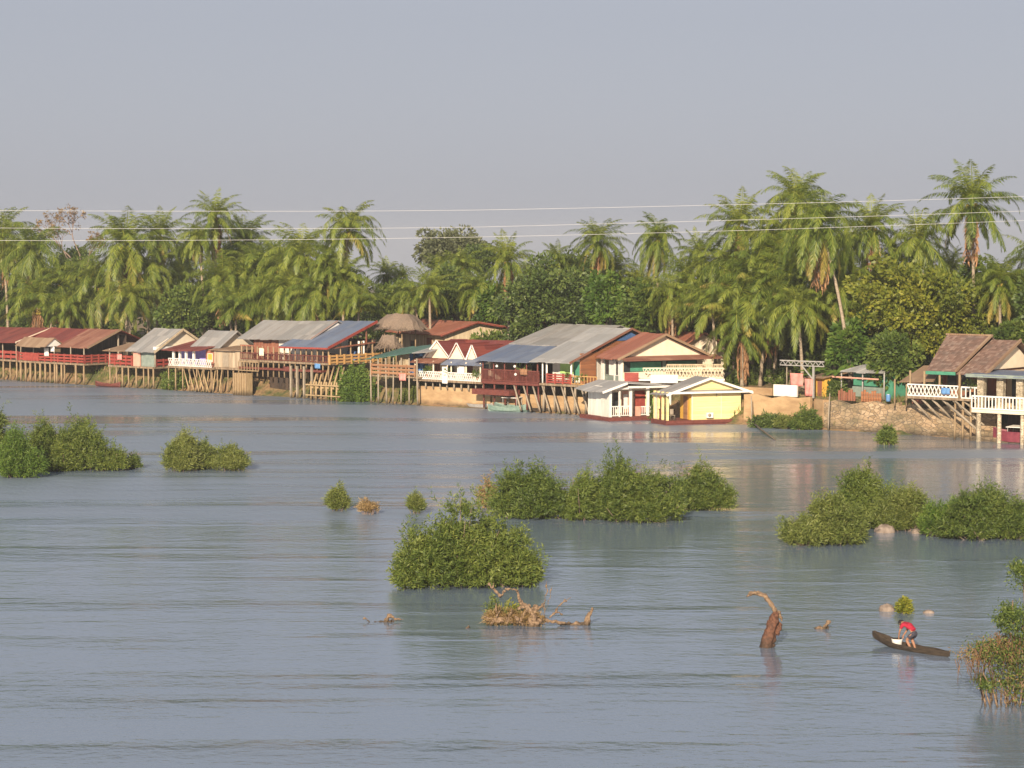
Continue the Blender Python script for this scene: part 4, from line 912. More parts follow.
h.box('wall', 'cream', -6, 0, -2.6, 2.4, -.4, 3.5); h.put('gable', 'cream', MB().prism([(0, -2.6, 3.5), (0, 2.4, 3.5), (0, -.1, 4.6)], (-.1, 0, 0)))
h.roof('tin_orange', [[(-6.5, -3.3, 3.25), (.6, -3.3, 3.25), (.6, -.1, 4.8), (-6.5, -.1, 4.8)], [(-6.5, -.05, 4.78), (.6, -.05, 4.78), (.6, 3.2, 3.25), (-6.5, 3.2, 3.25)]]); h.window('x', -1.6, -.4, 0, 1.4, 2.6, 'white', axis='x')
# terrace of the cream house
TA = Vector((23.6, 3.0, 0)); TZ = rad(41.8)
h = House('terrace', 'raised terrace with pale lattice balustrade between the cream house and the floating cabins', 'terrace', TA, TZ, 'terraces', local=True)
h.box('slab', 'white', -1.6, 7.7, -.1, 2.6, 3.2, 3.38); h.rail('cream', (.2, 0), (7.6, 0), 3.4, 4.35, .32, .09, name='balustrade', style='cross'); h.rail('cream_boards', (2.5, 1.2), (7.6, 1.2), 3.4, 4.6, .16, .1, name='inner_fence')
h.box('red_panel', 'red', -1.5, -.2, -.16, -.11, 3.15, 3.95); h.box('white_panel', 'white', .9, 3.4, -.17, -.12, 3.0, 3.75)
h.piles([(x, 1.4) for x in (-1.2, 1.5, 4.5, 7.3)], 0, 3.2, 'pile_grey', .12)
# 12 white and pink floating cabin
o12 = Vector((25.1, -3.8, 0)); Z12 = -rad(22)
h = House('floating_cabin', 'white and pink floating cabin with red door and open porch', 'cabin', o12, Z12, 'floating cabins moored at the bank', local=True)
h.box('raft', 'dark_red', -4.6, .7, -.3, 7.2, -.1, .32); h.box('wall', 'white_boards', -4, -1.6, .25, 6.4, .32, 3.0); h.box('front_wall', 'cream', -1.58, -1.5, .25, 6.4, .32, 2.9)
for y in (.1, 2.2, 4.0, 6.3): h.box('column', 'white', -.1, .1, y, y + .22, .32, 2.95)
h.box('column', 'white', -.1, .1, 1.1, 1.2, .32, 2.62)
h.box('side_screen', 'white_boards', -1.5, -.12, .1, .2, .32, 2.85)
h.box('pink_panel', 'pink', -1.49, -1.44, 2.3, 3.0, .34, 2.5); h.box('white_door', 'white', -1.43, -1.4, 2.42, 2.85, .9, 2.2); h.box('red_door', 'red', -1.49, -1.43, 3.6, 4.7, .34, 2.5); h.box('green_panel', 'green_light', -1.49, -1.44, 4.8, 5.6, .9, 2.5); h.box('dark_window', 'glass', -1.49, -1.45, .6, 1.9, .9, 2.4)
h.box('pink_column', 'pink', -.11, .12, 2.85, 3.3, .34, 1.2); h.box('red_column', 'red', -.06, .02, 4.7, 5.5, .34, 2.5)
h.rail('white', (0, .35), (0, 2.2), .35, 1.25, .2, .07, name='balustrade'); h.rail('white', (0, 3.3), (0, 4.6), .35, 1.15, .2, .07, name='balustrade')
h.roof('tin_pale', [[(-4.6, -.9, 2.7), (.6, -.9, 2.65), (.6, 1.6, 3.4), (-4.4, 1.6, 3.45)], [(-4.4, 1.65, 3.43), (.6, 1.65, 3.38), (.6, 6.9, 2.98), (-3, 6.9, 2.98)]])
h.put('fascia', 'white', MB().beam((.65, -.95, 2.58), (.65, 1.6, 3.33), .06, .2).beam((.66, 1.65, 2.98), (.66, 7.1, 2.9), .06, .18).beam((.2, .1, 2.85), (.2, 2.3, 2.85), .06, .16))
# 13 yellow floating cabin
o13 = Vector((33.0, -2.4, 0)); Z13 = -rad(30)
h = House('floating_cabin', 'bright yellow floating cabin with white eave, corner porch and grey roof', 'cabin', o13, Z13, 'floating cabins moored at the bank', local=True)
h.box('raft', 'dark_red', -3.0, .3, -2.4, 5.6, -.1, .38)
h.box('raft_rim', 'dark_red', .3, .38, -2.4, 5.35, .12, .34)
h.box('wall', 'yellow', -2.3, -.02, .22, 4.9, .38, 2.9); h.box('porch_wall', 'yellow_in', -2.3, -.3, .1, .2, .38, 2.8)
h.put('corner_board', 'cream', MB().box(-.02, .02, 2.98, 3.02, .4, 2.88).box(-.02, .03, .15, .25, .38, 2.9))
for x, y in ((-.1, -2.1), (-1.0, -2.15), (-1.9, -2.15), (-2.7, -2.15)): h.box('porch_post', 'yellow', x - .1, x + .1, y - .1, y + .1, .38, 2.85)
h.box('porch_screen', 'cream', -2.8, -2.0, -2.2, -2.12, .38, 2.7); h.box('door', 'orange', -1.5, -.7, .04, .097, .4, 2.4); 
h.rail('dark_red', (-1.9, -2.15), (-1.2, -2.15), .38, 1.25, .2, .06)
h.roof('tin_grey', [[(-2.8, -2.6, 2.6), (.55, -2.5, 2.7), (.55, 1.7, 4.1), (-2.6, 1.7, 4.1)], [(-2.6, 1.75, 4.08), (.55, 1.75, 4.08), (.55, 5.8, 2.75), (-2.6, 5.8, 2.75)]])
h.put('gable', 'yellow', MB().prism([(.12, -1.4, 3.0), (.12, 4.9, 3.0), (.12, 1.72, 3.98)], (-.1, 0, 0)))
h.put('eave_board', 'white', MB().beam((.6, -2.5, 2.62), (.6, 1.72, 4.02), .06, .2).beam((.6, 1.72, 4.02), (.6, 5.8, 2.68), .06, .2).beam((.62, -2.3, 2.8), (.62, 5.7, 2.8), .06, .17))
h.roof('tin_grey', [[(.06, -1.8, 3.02), (.58, -2.0, 2.86), (.58, 5.4, 2.86), (.06, 5.2, 3.02)]], name='gable_ledge')
ac = h.put('air_conditioner', 'white', MB().box(.03, .3, 1.5, 2.1, .55, 1.0)); m = MB(); n = 16
m.tube([(.305, 1.74, .78), (.32, 1.74, .78)], .16, 14); h.put('fan_grille', 'pile_grey', m, parent=ac)
h.put('drain_pipe', 'pile_grey', MB().tube([(.08, 2.5, 2.9), (.08, 2.5, 2.4)], .04, 6))
def chair(x, y, a, label):
    p = Matrix.Rotation(Z13, 3, 'Z') @ Vector((x, y, 0)) + o13; r_ = thing('porch_chair', label, 'chair', (p.x, p.y, .38), a, 'chairs on the yellow porch')
    MB().box(-.22, .22, -.22, .22, .4, .45).build('seat', 'pile_grey', r_); MB().box(-.22, .22, .19, .23, .47, .95).build('backrest', 'pile_grey', r_)
    for sx_ in (-.19, .19):
        for sy_ in (-.19, .16): MB().box(sx_ - .025, sx_ + .025, sy_ - .025, sy_ + .025, 0, .399).build('leg', 'pile_grey', r_)
chair(-.5, -1.5, 1.0, 'grey chair on the yellow porch nearest the wall corner'); chair(-1.6, -1.5, .4, 'grey chair further back on the yellow porch')

# 14 terrace wall, low wall and pergola
def wall(name, label, mat, pts, z0, z1, t=.35, cat='wall', top=None):
    m = MB()
    for (x0, y0), (x1, y1) in zip(pts[:-1], pts[1:]):
        d = Vector((x1 - x0, y1 - y0, 0)); n = Vector((-d.y, d.x, 0)).normalized() * t
        n_ = max(1, int(d.length / 1.2)); rg = random.Random(label)
        lo = []; hi = []
        for i in range(n_ + 1):
            q = Vector((x0, y0, 0)) + d * i / n_; j = rg.uniform(-.08, .08) if top else 0
            lo.append(q + Vector((0, 0, z0))); hi.append(q + Vector((0, 0, z1 + (top[i % len(top)] if top else 0) + j)))
        m.prism(lo + hi[::-1], n)
    return prop(m.build(name, mat), label, cat, 'retaining walls of the bank')
wall('retaining_wall', 'ochre retaining wall under the cafe with three gables', 'bankwall', [(-1.6, .5), (7.6, .5)], -.4, 1.85)
wall('retaining_wall', 'ochre retaining wall with slanted struts under the dark red restaurant', 'bankwall', [(7.8, .6), (21.5, .6)], -.4, 1.6)
wall('terrace_wall', 'smooth cream orange terrace wall under the steel pergola', 'bankwall', [(36.4, .9), (43.2, .9)], .3, 2.55, top=[0, .1, -.1, .05])
w1 = wall('low_wall', 'white low wall on the terrace left of the pergola', 'white', [(38.6, 2.2), (41.0, 2.2)], 2.5, 3.5, .2)
wall('low_wall', 'earthen low wall between yellow cabin and white low wall', 'earth', [(35.2, 2.3), (38.4, 2.3)], 2.5, 3.15, .2)
wall('stone_wall', 'rubble stone river wall under the brown tiled restaurant', 'stone', [(44.8, .5), (52, .6), (61, .4)], -.5, 2.35, .6, top=[0, .15, -.1, .1, .25, -.05, .2])
wall('stone_wall', 'tall tan end block of the rubble stone river wall', 'earth', [(43.4, 1.2), (44.7, .5)], -.4, 2.5, .6)
r_ = thing('steel_pergola', 'grey steel truss frame on one post standing on the terrace', 'pergola', (42.2, 2.6, 2.55))
m = MB(); m.beam((-3.2, 0, 3.05), (1.3, 0, 3.05), .1); m.beam((-3.2, 0, 2.65), (1.3, 0, 2.65), .08)
for i in range(8): m.beam((-3.2 + i * .56, -.02, 2.67), (-2.92 + i * .56, -.02, 3.02), .05); m.beam((-2.92 + i * .56, .02, 3.02), (-2.64 + i * .56, .02, 2.67), .05)
m.build('truss', 'steel', r_); MB().box(.15, .31, -.08, .08, -.1, 2.6).build('post', 'steel', r_); MB().box(-2.75, -2.67, .3, .38, -.1, 2.6).build('rear_post', 'pile_grey', r_)
MB().beam((.2, -.02, 1.5), (-.9, -.02, 2.62), .09).build('brace', 'steel', r_)
def cloth(x, y, z0, z1, w_, label):
    m = MB(); n = 8; vs_ = []; 
    for j in range(6):
        for i in range(n + 1): vs_.append((x + w_ * (i / n - .5), y + .06 * math.sin(i * 1.6 + j * .4), z1 + (z0 - z1) * j / 5))
    fs_ = [(j * (n + 1) + i, j * (n + 1) + i + 1, (j + 1) * (n + 1) + i + 1, (j + 1) * (n + 1) + i) for j in range(5) for i in range(n)]
    m.add(vs_, fs_, True); o = m.build('hanging_cloth', 'cloth_pink'); so_ = o.modifiers.new('thick', 'SOLIDIFY'); so_.thickness = .02
    prop(o, label, 'cloth', 'pink cloths on the terrace')
cloth(40.5, 2.9, 3.4, 4.5, 1.3, 'wide pink cloth hanging left under the steel truss'); cloth(42.0, 2.5, 2.6, 4.1, .8, 'narrow long pink cloth hanging beside the steel post')
# 15 hut and pavilion
h = House('hut', 'small orange walled hut half hidden by banana leaves', 'hut', tuple(onY(828, 386, 5))[:2] + (2.5,), -rad(20), 'small buildings behind the stone wall', local=True)
h.box('wall', 'yellow_in', -1.2, .6, -.8, 1, 0, 1.7); h.roof('tin_brown', [[(-1.6, -1.3, 1.65), (.9, -1.3, 1.7), (.9, 1.4, 2.1), (-1.6, 1.4, 2.05)]]); h.box('door', 'brown', -.4, .2, -.85, -.803, 0, 1.4)
h = House('pavilion', 'green pavilion with a grey hipped roof under the leafy tree', 'pavilion', tuple(onY(868, 386, 5))[:2] + (2.5,), -rad(10), 'small buildings behind the stone wall', local=True)
h.box('wall', 'green', -2, 2.4, .4, 2.6, 0, 2.3); h.roof('tin_pale', [[(-2.3, -.9, 2.3), (2.3, -.9, 2.3), (.9, 1.5, 3.1), (-.6, 1.5, 3.1)], [(2.3, -.92, 2.28), (2.3, 3.4, 2.28), (.92, 1.52, 3.08)], [(-2.3, -.92, 2.28), (-.62, 1.52, 3.08), (-2.3, 3.4, 2.28)]])
h.put('awning_edge', 'pink', MB().beam((-3, -1.2, 1.75), (2.2, -1.2, 1.75), .1, .12)); h.piles([(-2.4, -.7), (0, -.7), (2.4, -.7)], 0, 2.3, 'steel', .07, 'post', 0); h.box('counter', 'teal', -1.6, 1.6, -.2, .35, 0, .95)
# fence of red cloth on top of the stone wall
fx = [onY(p_, 388, 2.3).x for p_ in (838, 858, 882)]
def fence_red(x0, x1, label):
    m = MB(); n = int((x1 - x0) / .25)
    for i in range(n): m.box(x0 + i * .25 + .02, x0 + i * .25 + .22, 2.28, 2.33, 2.4, 3.25 + .15 * math.sin(i * 1.7))
    r2 = thing('board_fence', label, 'fence', (x0, 2.3, 2.4)); m.v = [(a - x0, b - 2.3, c - 2.4) for a, b, c in m.v]; m.build('boards', 'brown' if 'left' in label else 'brick', r2); MB().box(0, x1 - x0, .031, .08, .2, .3).build('rail', 'pile', r2)
fence_red(fx[0], fx[1], 'low fence of rusty orange boards left on top of the stone wall'); fence_red(fx[1] + .3, fx[2], 'low fence of red orange boards under the green pavilion')
r_ = thing('barrel', 'blue plastic barrel standing on the stone wall right of the red fence', 'barrel', (fx[2] + .55, 2.4, 2.5)); r_.scale = (.65,) * 3
MB().tube([(0, 0, 0), (0, 0, .05), (0, 0, .3), (0, 0, .6), (0, 0, .86), (0, 0, .9)], [.26, .29, .31, .31, .29, .26], 14).build('body', 'cloth_blue', r_); MB().tube([(0, 0, .9), (0, 0, .94)], .2, 12).build('lid', 'white', r_)
# 17 brown tiled restaurant
h = House('stilt_restaurant', 'brown tiled restaurant with white lattice balcony braced over the stone wall', 'restaurant', (57, 0, 0))
h.box('deck', 'deck', 53.9, 60.4, -1.5, 5, 3.15, 3.35)
h.box('wall', 'brown', 55.5, 60.2, 1.6, 7, 3.35, 5.6); h.box('side_wall', 'tin_orange', 52.6, 53.6, 1.7, 1.9, 2.5, 4.9)
h.roof('tile', [[(55.6, -1.3, 5.45), (58.3, -1.3, 5.45), (58.3, 4.6, 8.15), (54.2, 4.6, 8.15)], [(54.2, 4.65, 8.13), (58.3, 4.65, 8.13), (58.3, 9, 5.8), (54.2, 9, 5.8)]])
h.roof('tile', [[(58.36, -1.3, 5.3), (60.9, -1.3, 5.3), (60.9, 4.6, 7.85), (58.36, 4.6, 7.85)], [(58.36, 4.65, 7.83), (60.9, 4.65, 7.83), (60.9, 9, 5.6), (58.36, 9, 5.6)]], name='lower_roof')
h.put('ridge_tile', 'tin_brown', MB().beam((54.1, 4.62, 8.2), (58.4, 4.62, 8.2), .2, .12).beam((58.3, -1.3, 5.5), (58.3, 4.6, 8.2), .22, .14).beam((60.95, -1.3, 5.3), (60.95, 4.6, 7.88), .16, .22))
h.put('gable', 'cream', MB().prism([(60.4, .2, 5.6), (60.4, 8, 5.6), (60.4, 4.6, 7.55)], (-.12, 0, 0)))
h.put('fascia', 'green', MB().beam((55.6, -1.34, 5.3), (58.3, -1.34, 5.3), .06, .26))
h.roof('tin_brown', [[(52.9, -.9, 4.45), (56.0, -.9, 4.6), (55.3, 2.6, 5.75), (53.2, 2.6, 5.65)]], name='side_roof')
h.rail('white', (54.0, -1.42), (58.6, -1.42), 3.35, 4.3, .35, .1, name='balustrade', style='cross'); h.rail('white', (58.9, -1.42), (60.9, -1.42), 3.3, 4.25, .4, .1, name='balustrade')
h.piles([(x, -1.2) for x in (54.1, 55.4, 56.8, 58.6, 60.3)], 3.35, 5.4, 'pile', .1, 'post', 0); h.piles([(52.2, -.4), (53.3, -.4)], 2.4, 4.6, 'pile', .07, 'post', 0)
h.window('y', 55.9, 56.9, 1.6, 3.7, 5.2, 'pile'); h.window('y', 57.2, 58.1, 1.6, 3.7, 5.2, 'pile'); h.window('y', 58.7, 59.6, 1.6, 3.7, 5.2, 'pile')
for i in range(7):
    x = 54.6 + i * .95; h.put('strut', 'pile_grey', MB().tube([(x + .6, 1.1, .9 + .1 * i), (x - .3, -1.3, 3.15)], .1, 6))
h.piles([(58.3, -1.3), (59.0, -1.3), (59.7, -1.3), (60.2, -1.2)], -.8, 3.15, 'pile', .1)
h.put('cross_brace', 'pile_grey', MB().tube([(57.6, -1.4, 2.9), (60.4, -1.45, .9)], .1, 6).tube([(58.4, -1.5, 3.1), (61, -1.5, 1.3)], .08, 6))
# 18 right edge house
h = House('stilt_restaurant', 'stilt restaurant with stone columns and white balcony cut by the right edge', 'restaurant', (65, -1, 0))
h.box('deck', 'cream', 60.3, 72, -2.3, 5, 2.35, 2.6); h.roof('tin_blue', [[(60.0, -2.7, 5.35), (72, -2.7, 5.35), (72, 2, 5.55), (60.0, 2, 5.55)]]); h.put('fascia', 'teal', MB().beam((60.0, -2.74, 5.3), (72, -2.74, 5.3), .06, .26))
h.roof('white', [[(62.2, 5.8, 7.3), (69, 5.8, 7.3), (69, 8, 8.0), (62.2, 8, 8.0)]], name='upper_roof', label='pale upper roof'); h.box('upper_wall', 'cream', 62.6, 69, 6.4, 9, 5, 7.25)
h.box('wall', 'cream_boards', 61, 72, 2.2, 5, 2.6, 5.5)
for x in (61.0, 62.7, 64.4, 66.1, 67.8): h.box('column', 'column', x - .28, x + .28, -2.2, -1.7, 2.6, 5.3)
for x in (61.5, 63.2, 64.9, 66.6): h.box('dark_opening', 'glass', x, x + .9, 2.12, 2.196, 2.7, 5.0)
h.rail('white', (60.3, -2.25), (72, -2.25), 2.6, 3.65, .3, .1, name='balustrade')
h.piles([(x, -2.0) for x in (60.8, 62.6, 64.6, 66.6, 68.5)], -.8, 2.35, 'column', .18, 'pile', 0); h.box('under_deck_shade', 'dark', 61.5, 72, 1.5, 1.7, -.2, 2.35)  # last box is a dark sheet standing in for shade below the deck
h.put('stone_base', 'stone', MB().box(60.2, 66, -.6, 1.2, -.5, .75).box(59.8, 64, -1.4, -.6, -.5, .35))

# moored boats
def boat(p, L, W, H, rz, mat, label, cover=None):
    root = thing('moored_boat', label, 'boat', (p[0], p[1], 0), rz, 'boats moored at the far bank'); mb = MB(); n = 11; vs_ = []; fs_ = []
    for i in range(n):
        u = i / (n - 1) * 2 - 1; w_ = W / 2 * (1 - abs(u) ** 2.4) + .03; k = .28 * abs(u) ** 3
        for (a, b) in ((-1, H + k), (-.8, .1 + k * .7), (0, -.12 + k * .7), (.8, .1 + k * .7), (1, H + k), (.88, H + k), (.7, .16 + k * .7), (0, .06 + k * .7), (-.7, .16 + k * .7), (-.88, H + k)): vs_.append((u * L / 2, a * w_, b))
    for i in range(n - 1):
        for k in range(10): fs_.append((i * 10 + k, i * 10 + (k + 1) % 10, (i + 1) * 10 + (k + 1) % 10, (i + 1) * 10 + k))
    fs_ += [tuple(range(9, -1, -1)), tuple(range((n - 1) * 10, n * 10))]
    mb.add(vs_, fs_, False).build('hull', mat, root)
    for u in (-.4, .15): MB().box(u * L / 2 - .1, u * L / 2 + .1, -W * .42, W * .42, H * .75, H * .75 + .04).build('thwart', 'pile_grey', root)
    if cover: MB().slab([(-L * .2, -W * .5, 1.3), (L * .22, -W * .5, 1.3), (L * .22, W * .5, 1.35), (-L * .2, W * .5, 1.35)], .05).build('canopy', cover, root); [MB().beam((a * L * .2, b * W * .38, H * .4), (a * L * .2, b * W * .38, 1.26), .05).build('canopy_post', 'steel', root) for a in (-.9, 1) for b in (-1, 1)]
boat((-46.9, -.6), 4.0, 1.1, .35, .05, 'dark_red', 'red open boat moored under the rust roofed restaurant')
boat(onz(497, 409), 4.5, 1.1, .5, .0, 'boat_grey', 'grey boat with a small canopy moored at the ochre wall', 'boat_grey')
boat(onz(512, 411), 4.0, 1.2, .55, .15, 'boat_green', 'green boat with a pale canopy moored between the grey boat and the struts', 'white')
boat(onz(478, 408), 4.5, 1.0, .4, -.05, 'boat_grey', 'low grey open boat moored left of the canopied ones')
boat(onz(790, 428), 5.5, 1.1, .35, .1, 'canoe', 'long dark dugout drawn up right of the yellow cabin')
boat(onz(1020, 443), 4.5, 1.5, .9, .1, 'boat_plum', 'plum red boat with a pale cabin roof at the right edge', 'white')
boat(onz(540, 412), 3.6, 1.0, .4, .2, 'canoe', 'dark open boat under the slanted struts left of the white cabin')
boat(onz(505, 411.5), 3.4, .9, .4, .35, 'boat_green', 'small green open boat lying between the two canopied boats')
boat(onz(430, 404), 4.0, 1.0, .35, .0, 'pile_grey', 'narrow weathered boat lying under the cafe')
# poles in the water
def pole(px, py, h_, lean, label):
    p = onz(px, py); r_ = MB().tube([(0, 0, -1.2), (lean * .4, 0, h_ * .5), (lean, 0, h_)], [.07, .06, .04], 6).build('bamboo_pole', 'pile_grey', loc=p); prop(r_, label, 'pole', 'bamboo poles at the waterline')
pole(828, 431, 3.2, .15, 'pale bamboo pole in the water before the stone wall'); pole(752, 426, 2.6, -.1, 'bamboo pole beside the yellow cabin'); pole(607, 417, 2.2, .2, 'bamboo pole left of the white and pink cabin'); pole(916, 434, 1.6, .1, 'short bamboo pole under the white lattice balcony')
for i, (a, b, lb) in enumerate((((748, 424), (775, 440), 'thin plank gangway from the yellow cabin to the water'), ((742, 398), (800, 425), 'long slanted bamboo boom leaning against the terrace wall'))):
    p = onz(*a) + Vector((0, 0, .5 if i == 0 else 2.2)); q = onz(*b) + Vector((0, 0, .05)); o = MB().tube([p, (p + q) / 2 + Vector((0, 0, -.08)), q], .07, 6).build('bamboo_boom', 'pile_grey'); prop(o, lb, 'pole')

# small things hung over the railings
def rail_cloth(px, py, Y, w_, hh, mat, label):
    c = onY(px, py, Y); m = MB(); n = 7; rg = random.Random(label); vs_ = []
    for j in range(5):
        for i in range(n + 1): vs_.append((w_ * (i / n - .5) + .03 * math.sin(j * 2), -.12 + .05 * math.sin(i * 1.9 + j * .5), hh * (.5 - j / 4) + rg.uniform(-.03, .03)))
    m.add(vs_, [(j * (n + 1) + i, j * (n + 1) + i + 1, (j + 1) * (n + 1) + i + 1, (j + 1) * (n + 1) + i) for j in range(4) for i in range(n)], True)
    o = m.build('hanging_cloth', mat, loc=c); sd2 = o.modifiers.new('thick', 'SOLIDIFY'); sd2.thickness = .015; prop(o, label, 'cloth', 'cloths hung on the decks')
for a in ((47, 352, -.5, .8, .9, 'white', 'white cloth hung on the red railed restaurant at the left'), (53, 349, -.5, .7, .6, 'white', 'smaller white cloth just right of the white one on the red railed restaurant'), (403, 377, -.75, .9, .7, 'cloth_pink', 'pink cloth hung on the orange rail under the green awning'),
          (288, 369, -.35, 1.2, .5, 'dark_red', 'dark red cloth over the railing of the blue roofed bar'), (318, 366, -.35, .8, .5, 'cloth_blue', 'blue cloth over the railing of the blue roofed bar'), (262, 352, -.2, .7, .8, 'cream', 'cream cloth hanging between the left posts of the bar'),
          (524, 372, -.6, .9, .6, 'orange', 'orange cloth over the dark red railing'), (946, 391, -1.6, .8, .5, 'cloth_blue', 'blue cloth over the white lattice balcony'), (120, 357, -.35, .8, .6, 'cloth_pink', 'faded pink cloth over the left rail of the cream gabled restaurant')): rail_cloth(*a)
def pot_plant(px, py, Y, label, mat='leaf_mid'):
    c = onY(px, py, Y); root = thing('potted_plant', label, 'plant', c, 0, 'potted plants on the decks')
    MB().tube([(0, 0, 0), (0, 0, .05), (0, 0, .28), (0, 0, .3)], [.13, .15, .19, .2], 10).build('pot', 'brick', root)
    me, P = crown_plant(int(px), .42); link_mesh('leaves', me, None, root, (0, 0, .62))
def crown_plant(seed, r_):
    P, D, S, tone = crown_mesh(seed, ncl=14, nleaf=160, rc=.4); me = quads_mesh('leaves', leaf_quads(P * r_, D, S, np.full(len(P), .24), np.full(len(P), .09)), {'tone': tone}); me.materials.append(M['leaf_mid']); return me, P
for a in ((428, 377, -.15, 'potted plant at the left end of the cafe balustrade'), (447, 378, -.15, 'potted plant in the middle of the cafe balustrade'), (478, 380, -.15, 'potted plant at the right end of the cafe balustrade'), (569, 384, -.3, 'potted plant on the deck of the orange walled house'), (582, 385, -.3, 'potted plant at the right deck end of the orange walled house'), (972, 392, -1.2, 'potted plant on the balcony of the brown tiled restaurant')): pot_plant(*a)
# ------------------------------------------------------------------ bushes standing in the river
def bush_mesh(seed, size, n_shoot, per, leaf, mat, lumps=7, updir=.7, skirt=.0, low=.02):
    """shoots over the outside of several overlapping lumps, each with narrow leaves; size = half width, half depth, height"""
    r = np.random.RandomState(seed); sx_, sy_, h = size
    C = []; Rr = []
    for i in range(lumps):
        a = r.uniform(0, 6.28); q = r.uniform(.1, .72)
        rr_ = r.uniform(.3, .5)
        C.append((math.cos(a) * q, math.sin(a) * q)); Rr.append((rr_, r.uniform(.4, 1.0) * (1 - .4 * q)))
    C.append((r.uniform(-.25, .25), 0)); Rr.append((.45, .85))
    C = np.array(C); Rr = np.array(Rr); k = r.choice(len(C), n_shoot, p=Rr[:, 0] ** 2 / (Rr[:, 0] ** 2).sum())
    u = nrm(r.normal(0, 1, (n_shoot, 3))); u[:, 2] = np.abs(u[:, 2]); shell = r.uniform(.55, 1.06, n_shoot) ** .6
    P = np.stack([C[k, 0] + u[:, 0] * Rr[k, 0] * shell, C[k, 1] + u[:, 1] * Rr[k, 0] * shell, u[:, 2] * Rr[k, 1] * shell], 1) * np.array([sx_, sy_, h])
    P[:, 2] = np.maximum(P[:, 2], low) + r.uniform(0, .12, n_shoot)
    ld = r.uniform(0, 1, n_shoot) < .28; ex = np.where(ld, r.uniform(.05, .42, n_shoot) * r.uniform(.3, 1, n_shoot), 0)
    P = P * (1 + ex)[:, None] + np.stack([0 * ex, 0 * ex, ex * h * .5], 1)
    hol = np.sin(P[:, 0] * 3.1 / max(.6, sx_ * .5) + r.uniform(0, 6)) * np.sin(P[:, 1] * 3.7 / max(.6, sy_ * .5) + r.uniform(0, 6)) * np.sin(P[:, 2] * 4.3 / max(.5, h * .6) + r.uniform(0, 6))
    P[:, :2] *= (1 - .3 * np.clip(hol, 0, 1))[:, None]; P[:, 2] *= 1 - .25 * np.clip(hol, 0, 1)
    kk = max(9, int(n_shoot / 55)); seeds = r.choice(n_shoot, kk, replace=False)       # gather the shoots into tufts with hollows between
    d2 = ((P[:, None, :] - P[None, seeds, :]) ** 2).sum(-1); near = seeds[d2.argmin(1)]
    P = P + (P[near] - P) * (.5 * r.uniform(.3, 1.3, n_shoot))[:, None]; out = P - P[near]
    u = nrm(u + 1.6 * nrm(out + 1e-4) * (np.linalg.norm(out, axis=1, keepdims=True) > .05))
    U = nrm(u * np.array([1, 1, .9]) + np.array([0, 0, updir]) + r.normal(0, .3, (n_shoot, 3)))
    tone0 = np.clip(r.uniform(0, 1, len(C))[k] * .5 + r.uniform(0, .6, n_shoot), 0, 1)
    n = n_shoot * per; i = np.repeat(np.arange(n_shoot), per); t = np.tile(np.arange(per), n_shoot) / per
    sl_ = r.uniform(.25, .6, n_shoot)[i] * min(1, h / 1.2)
    B = P[i] + U[i] * (t * sl_)[:, None]
    A = nrm(np.cross(U[i], r.normal(0, 1, (n, 3)))); D = nrm(U[i] * r.uniform(.35, 1.0, n)[:, None] + A * r.uniform(.5, 1.1, n)[:, None] - np.array([0, 0, .1])); S = nrm(np.cross(D, r.normal(0, 1, (n, 3))))
    me = quads_mesh('foliage', leaf_quads(B, D, S, leaf[0] * r.uniform(.7, 1.3, n), leaf[1] * r.uniform(.8, 1.2, n)), {'tone': np.clip(tone0[i] + .25 * t + r.normal(0, .08, n), 0, 1)})
    me.materials.append(M[mat]); return me, P
BN = [0]
def bush(px, py, wpx, hpx, label, mat='leaf_willow', dens=1.0, leaf=(.22, .05), depth_=.75, name='river_bush', group='bushes standing in the river', updir=.7, lumps=7, stems=26, smat='twig', base=0.0):
    """px, py = middle of the foot at the water; wpx half width, hpx height"""
    BN[0] += 1; p = onz(px, py, base); s = ppm(p); size = (wpx / s, wpx / s * depth_, hpx / s)
    p = p + Vector((fw[0], fw[1], 0)) * size[1] * .75
    area = 3.2 * size[0] * size[2] + 3 * size[0] * size[1]
    ns = int(min(6000, 130 * area * dens + 60))
    root = thing(name, label, 'bush', p, YAW, group)
    me, P = bush_mesh(300 + BN[0], size, ns, 9, leaf, mat, lumps, updir); link_mesh('foliage', me, None, root)
    mb = MB(); r = random.Random(BN[0])
    for i in range(stems):
        e = P[r.randrange(len(P))]; b = Vector((e[0] * .35 + r.uniform(-.1, .1), e[1] * .35, -.6)); e = Vector(e)
        e = e * (1.18 if i % 3 == 0 else 1.0); mb.tube([b, (b + e) / 2 + Vector((0, 0, .12 * e.z)), e], [.035, .025, .008], 5)
    mb.build('stems', smat, root); return root
bush(16, 478, 26, 46, 'bright green bush at the left edge in front of the darker ones', 'leaf_bright', 1.1)
bush(-8, 473, 46, 78, 'tall dark bush rising at the left edge of the picture')
bush(42, 471, 32, 52, 'dark bush between the tall left edge bush and the rounded one')
bush(82, 471, 42, 52, 'rounded dark bush at the right end of the left bush row', 'leaf_willow')
bush(58, 472, 34, 40, 'low dark bush joining the row at the left edge')
bush(110, 471, 16, 26, 'low trailing right tip of the left bush row')
bush(133, 469, 9, 12, 'tiny dark tuft between the bush row and the pair of bushes', 'leaf_dark')
bush(182, 472, 30, 40, 'larger left one of the pair of pale bushes below the plank shack', 'leaf_reed', 1.0, (.24, .045), updir=1.1)
bush(205, 468, 12, 26, 'narrow bush squeezed in the middle of the pale pair', 'leaf_willow', updir=1.0)
bush(229, 471, 21, 23, 'smaller right one of the pair of pale bushes below the plank shack', 'leaf_reed', 1.0, (.24, .045), updir=1.1)
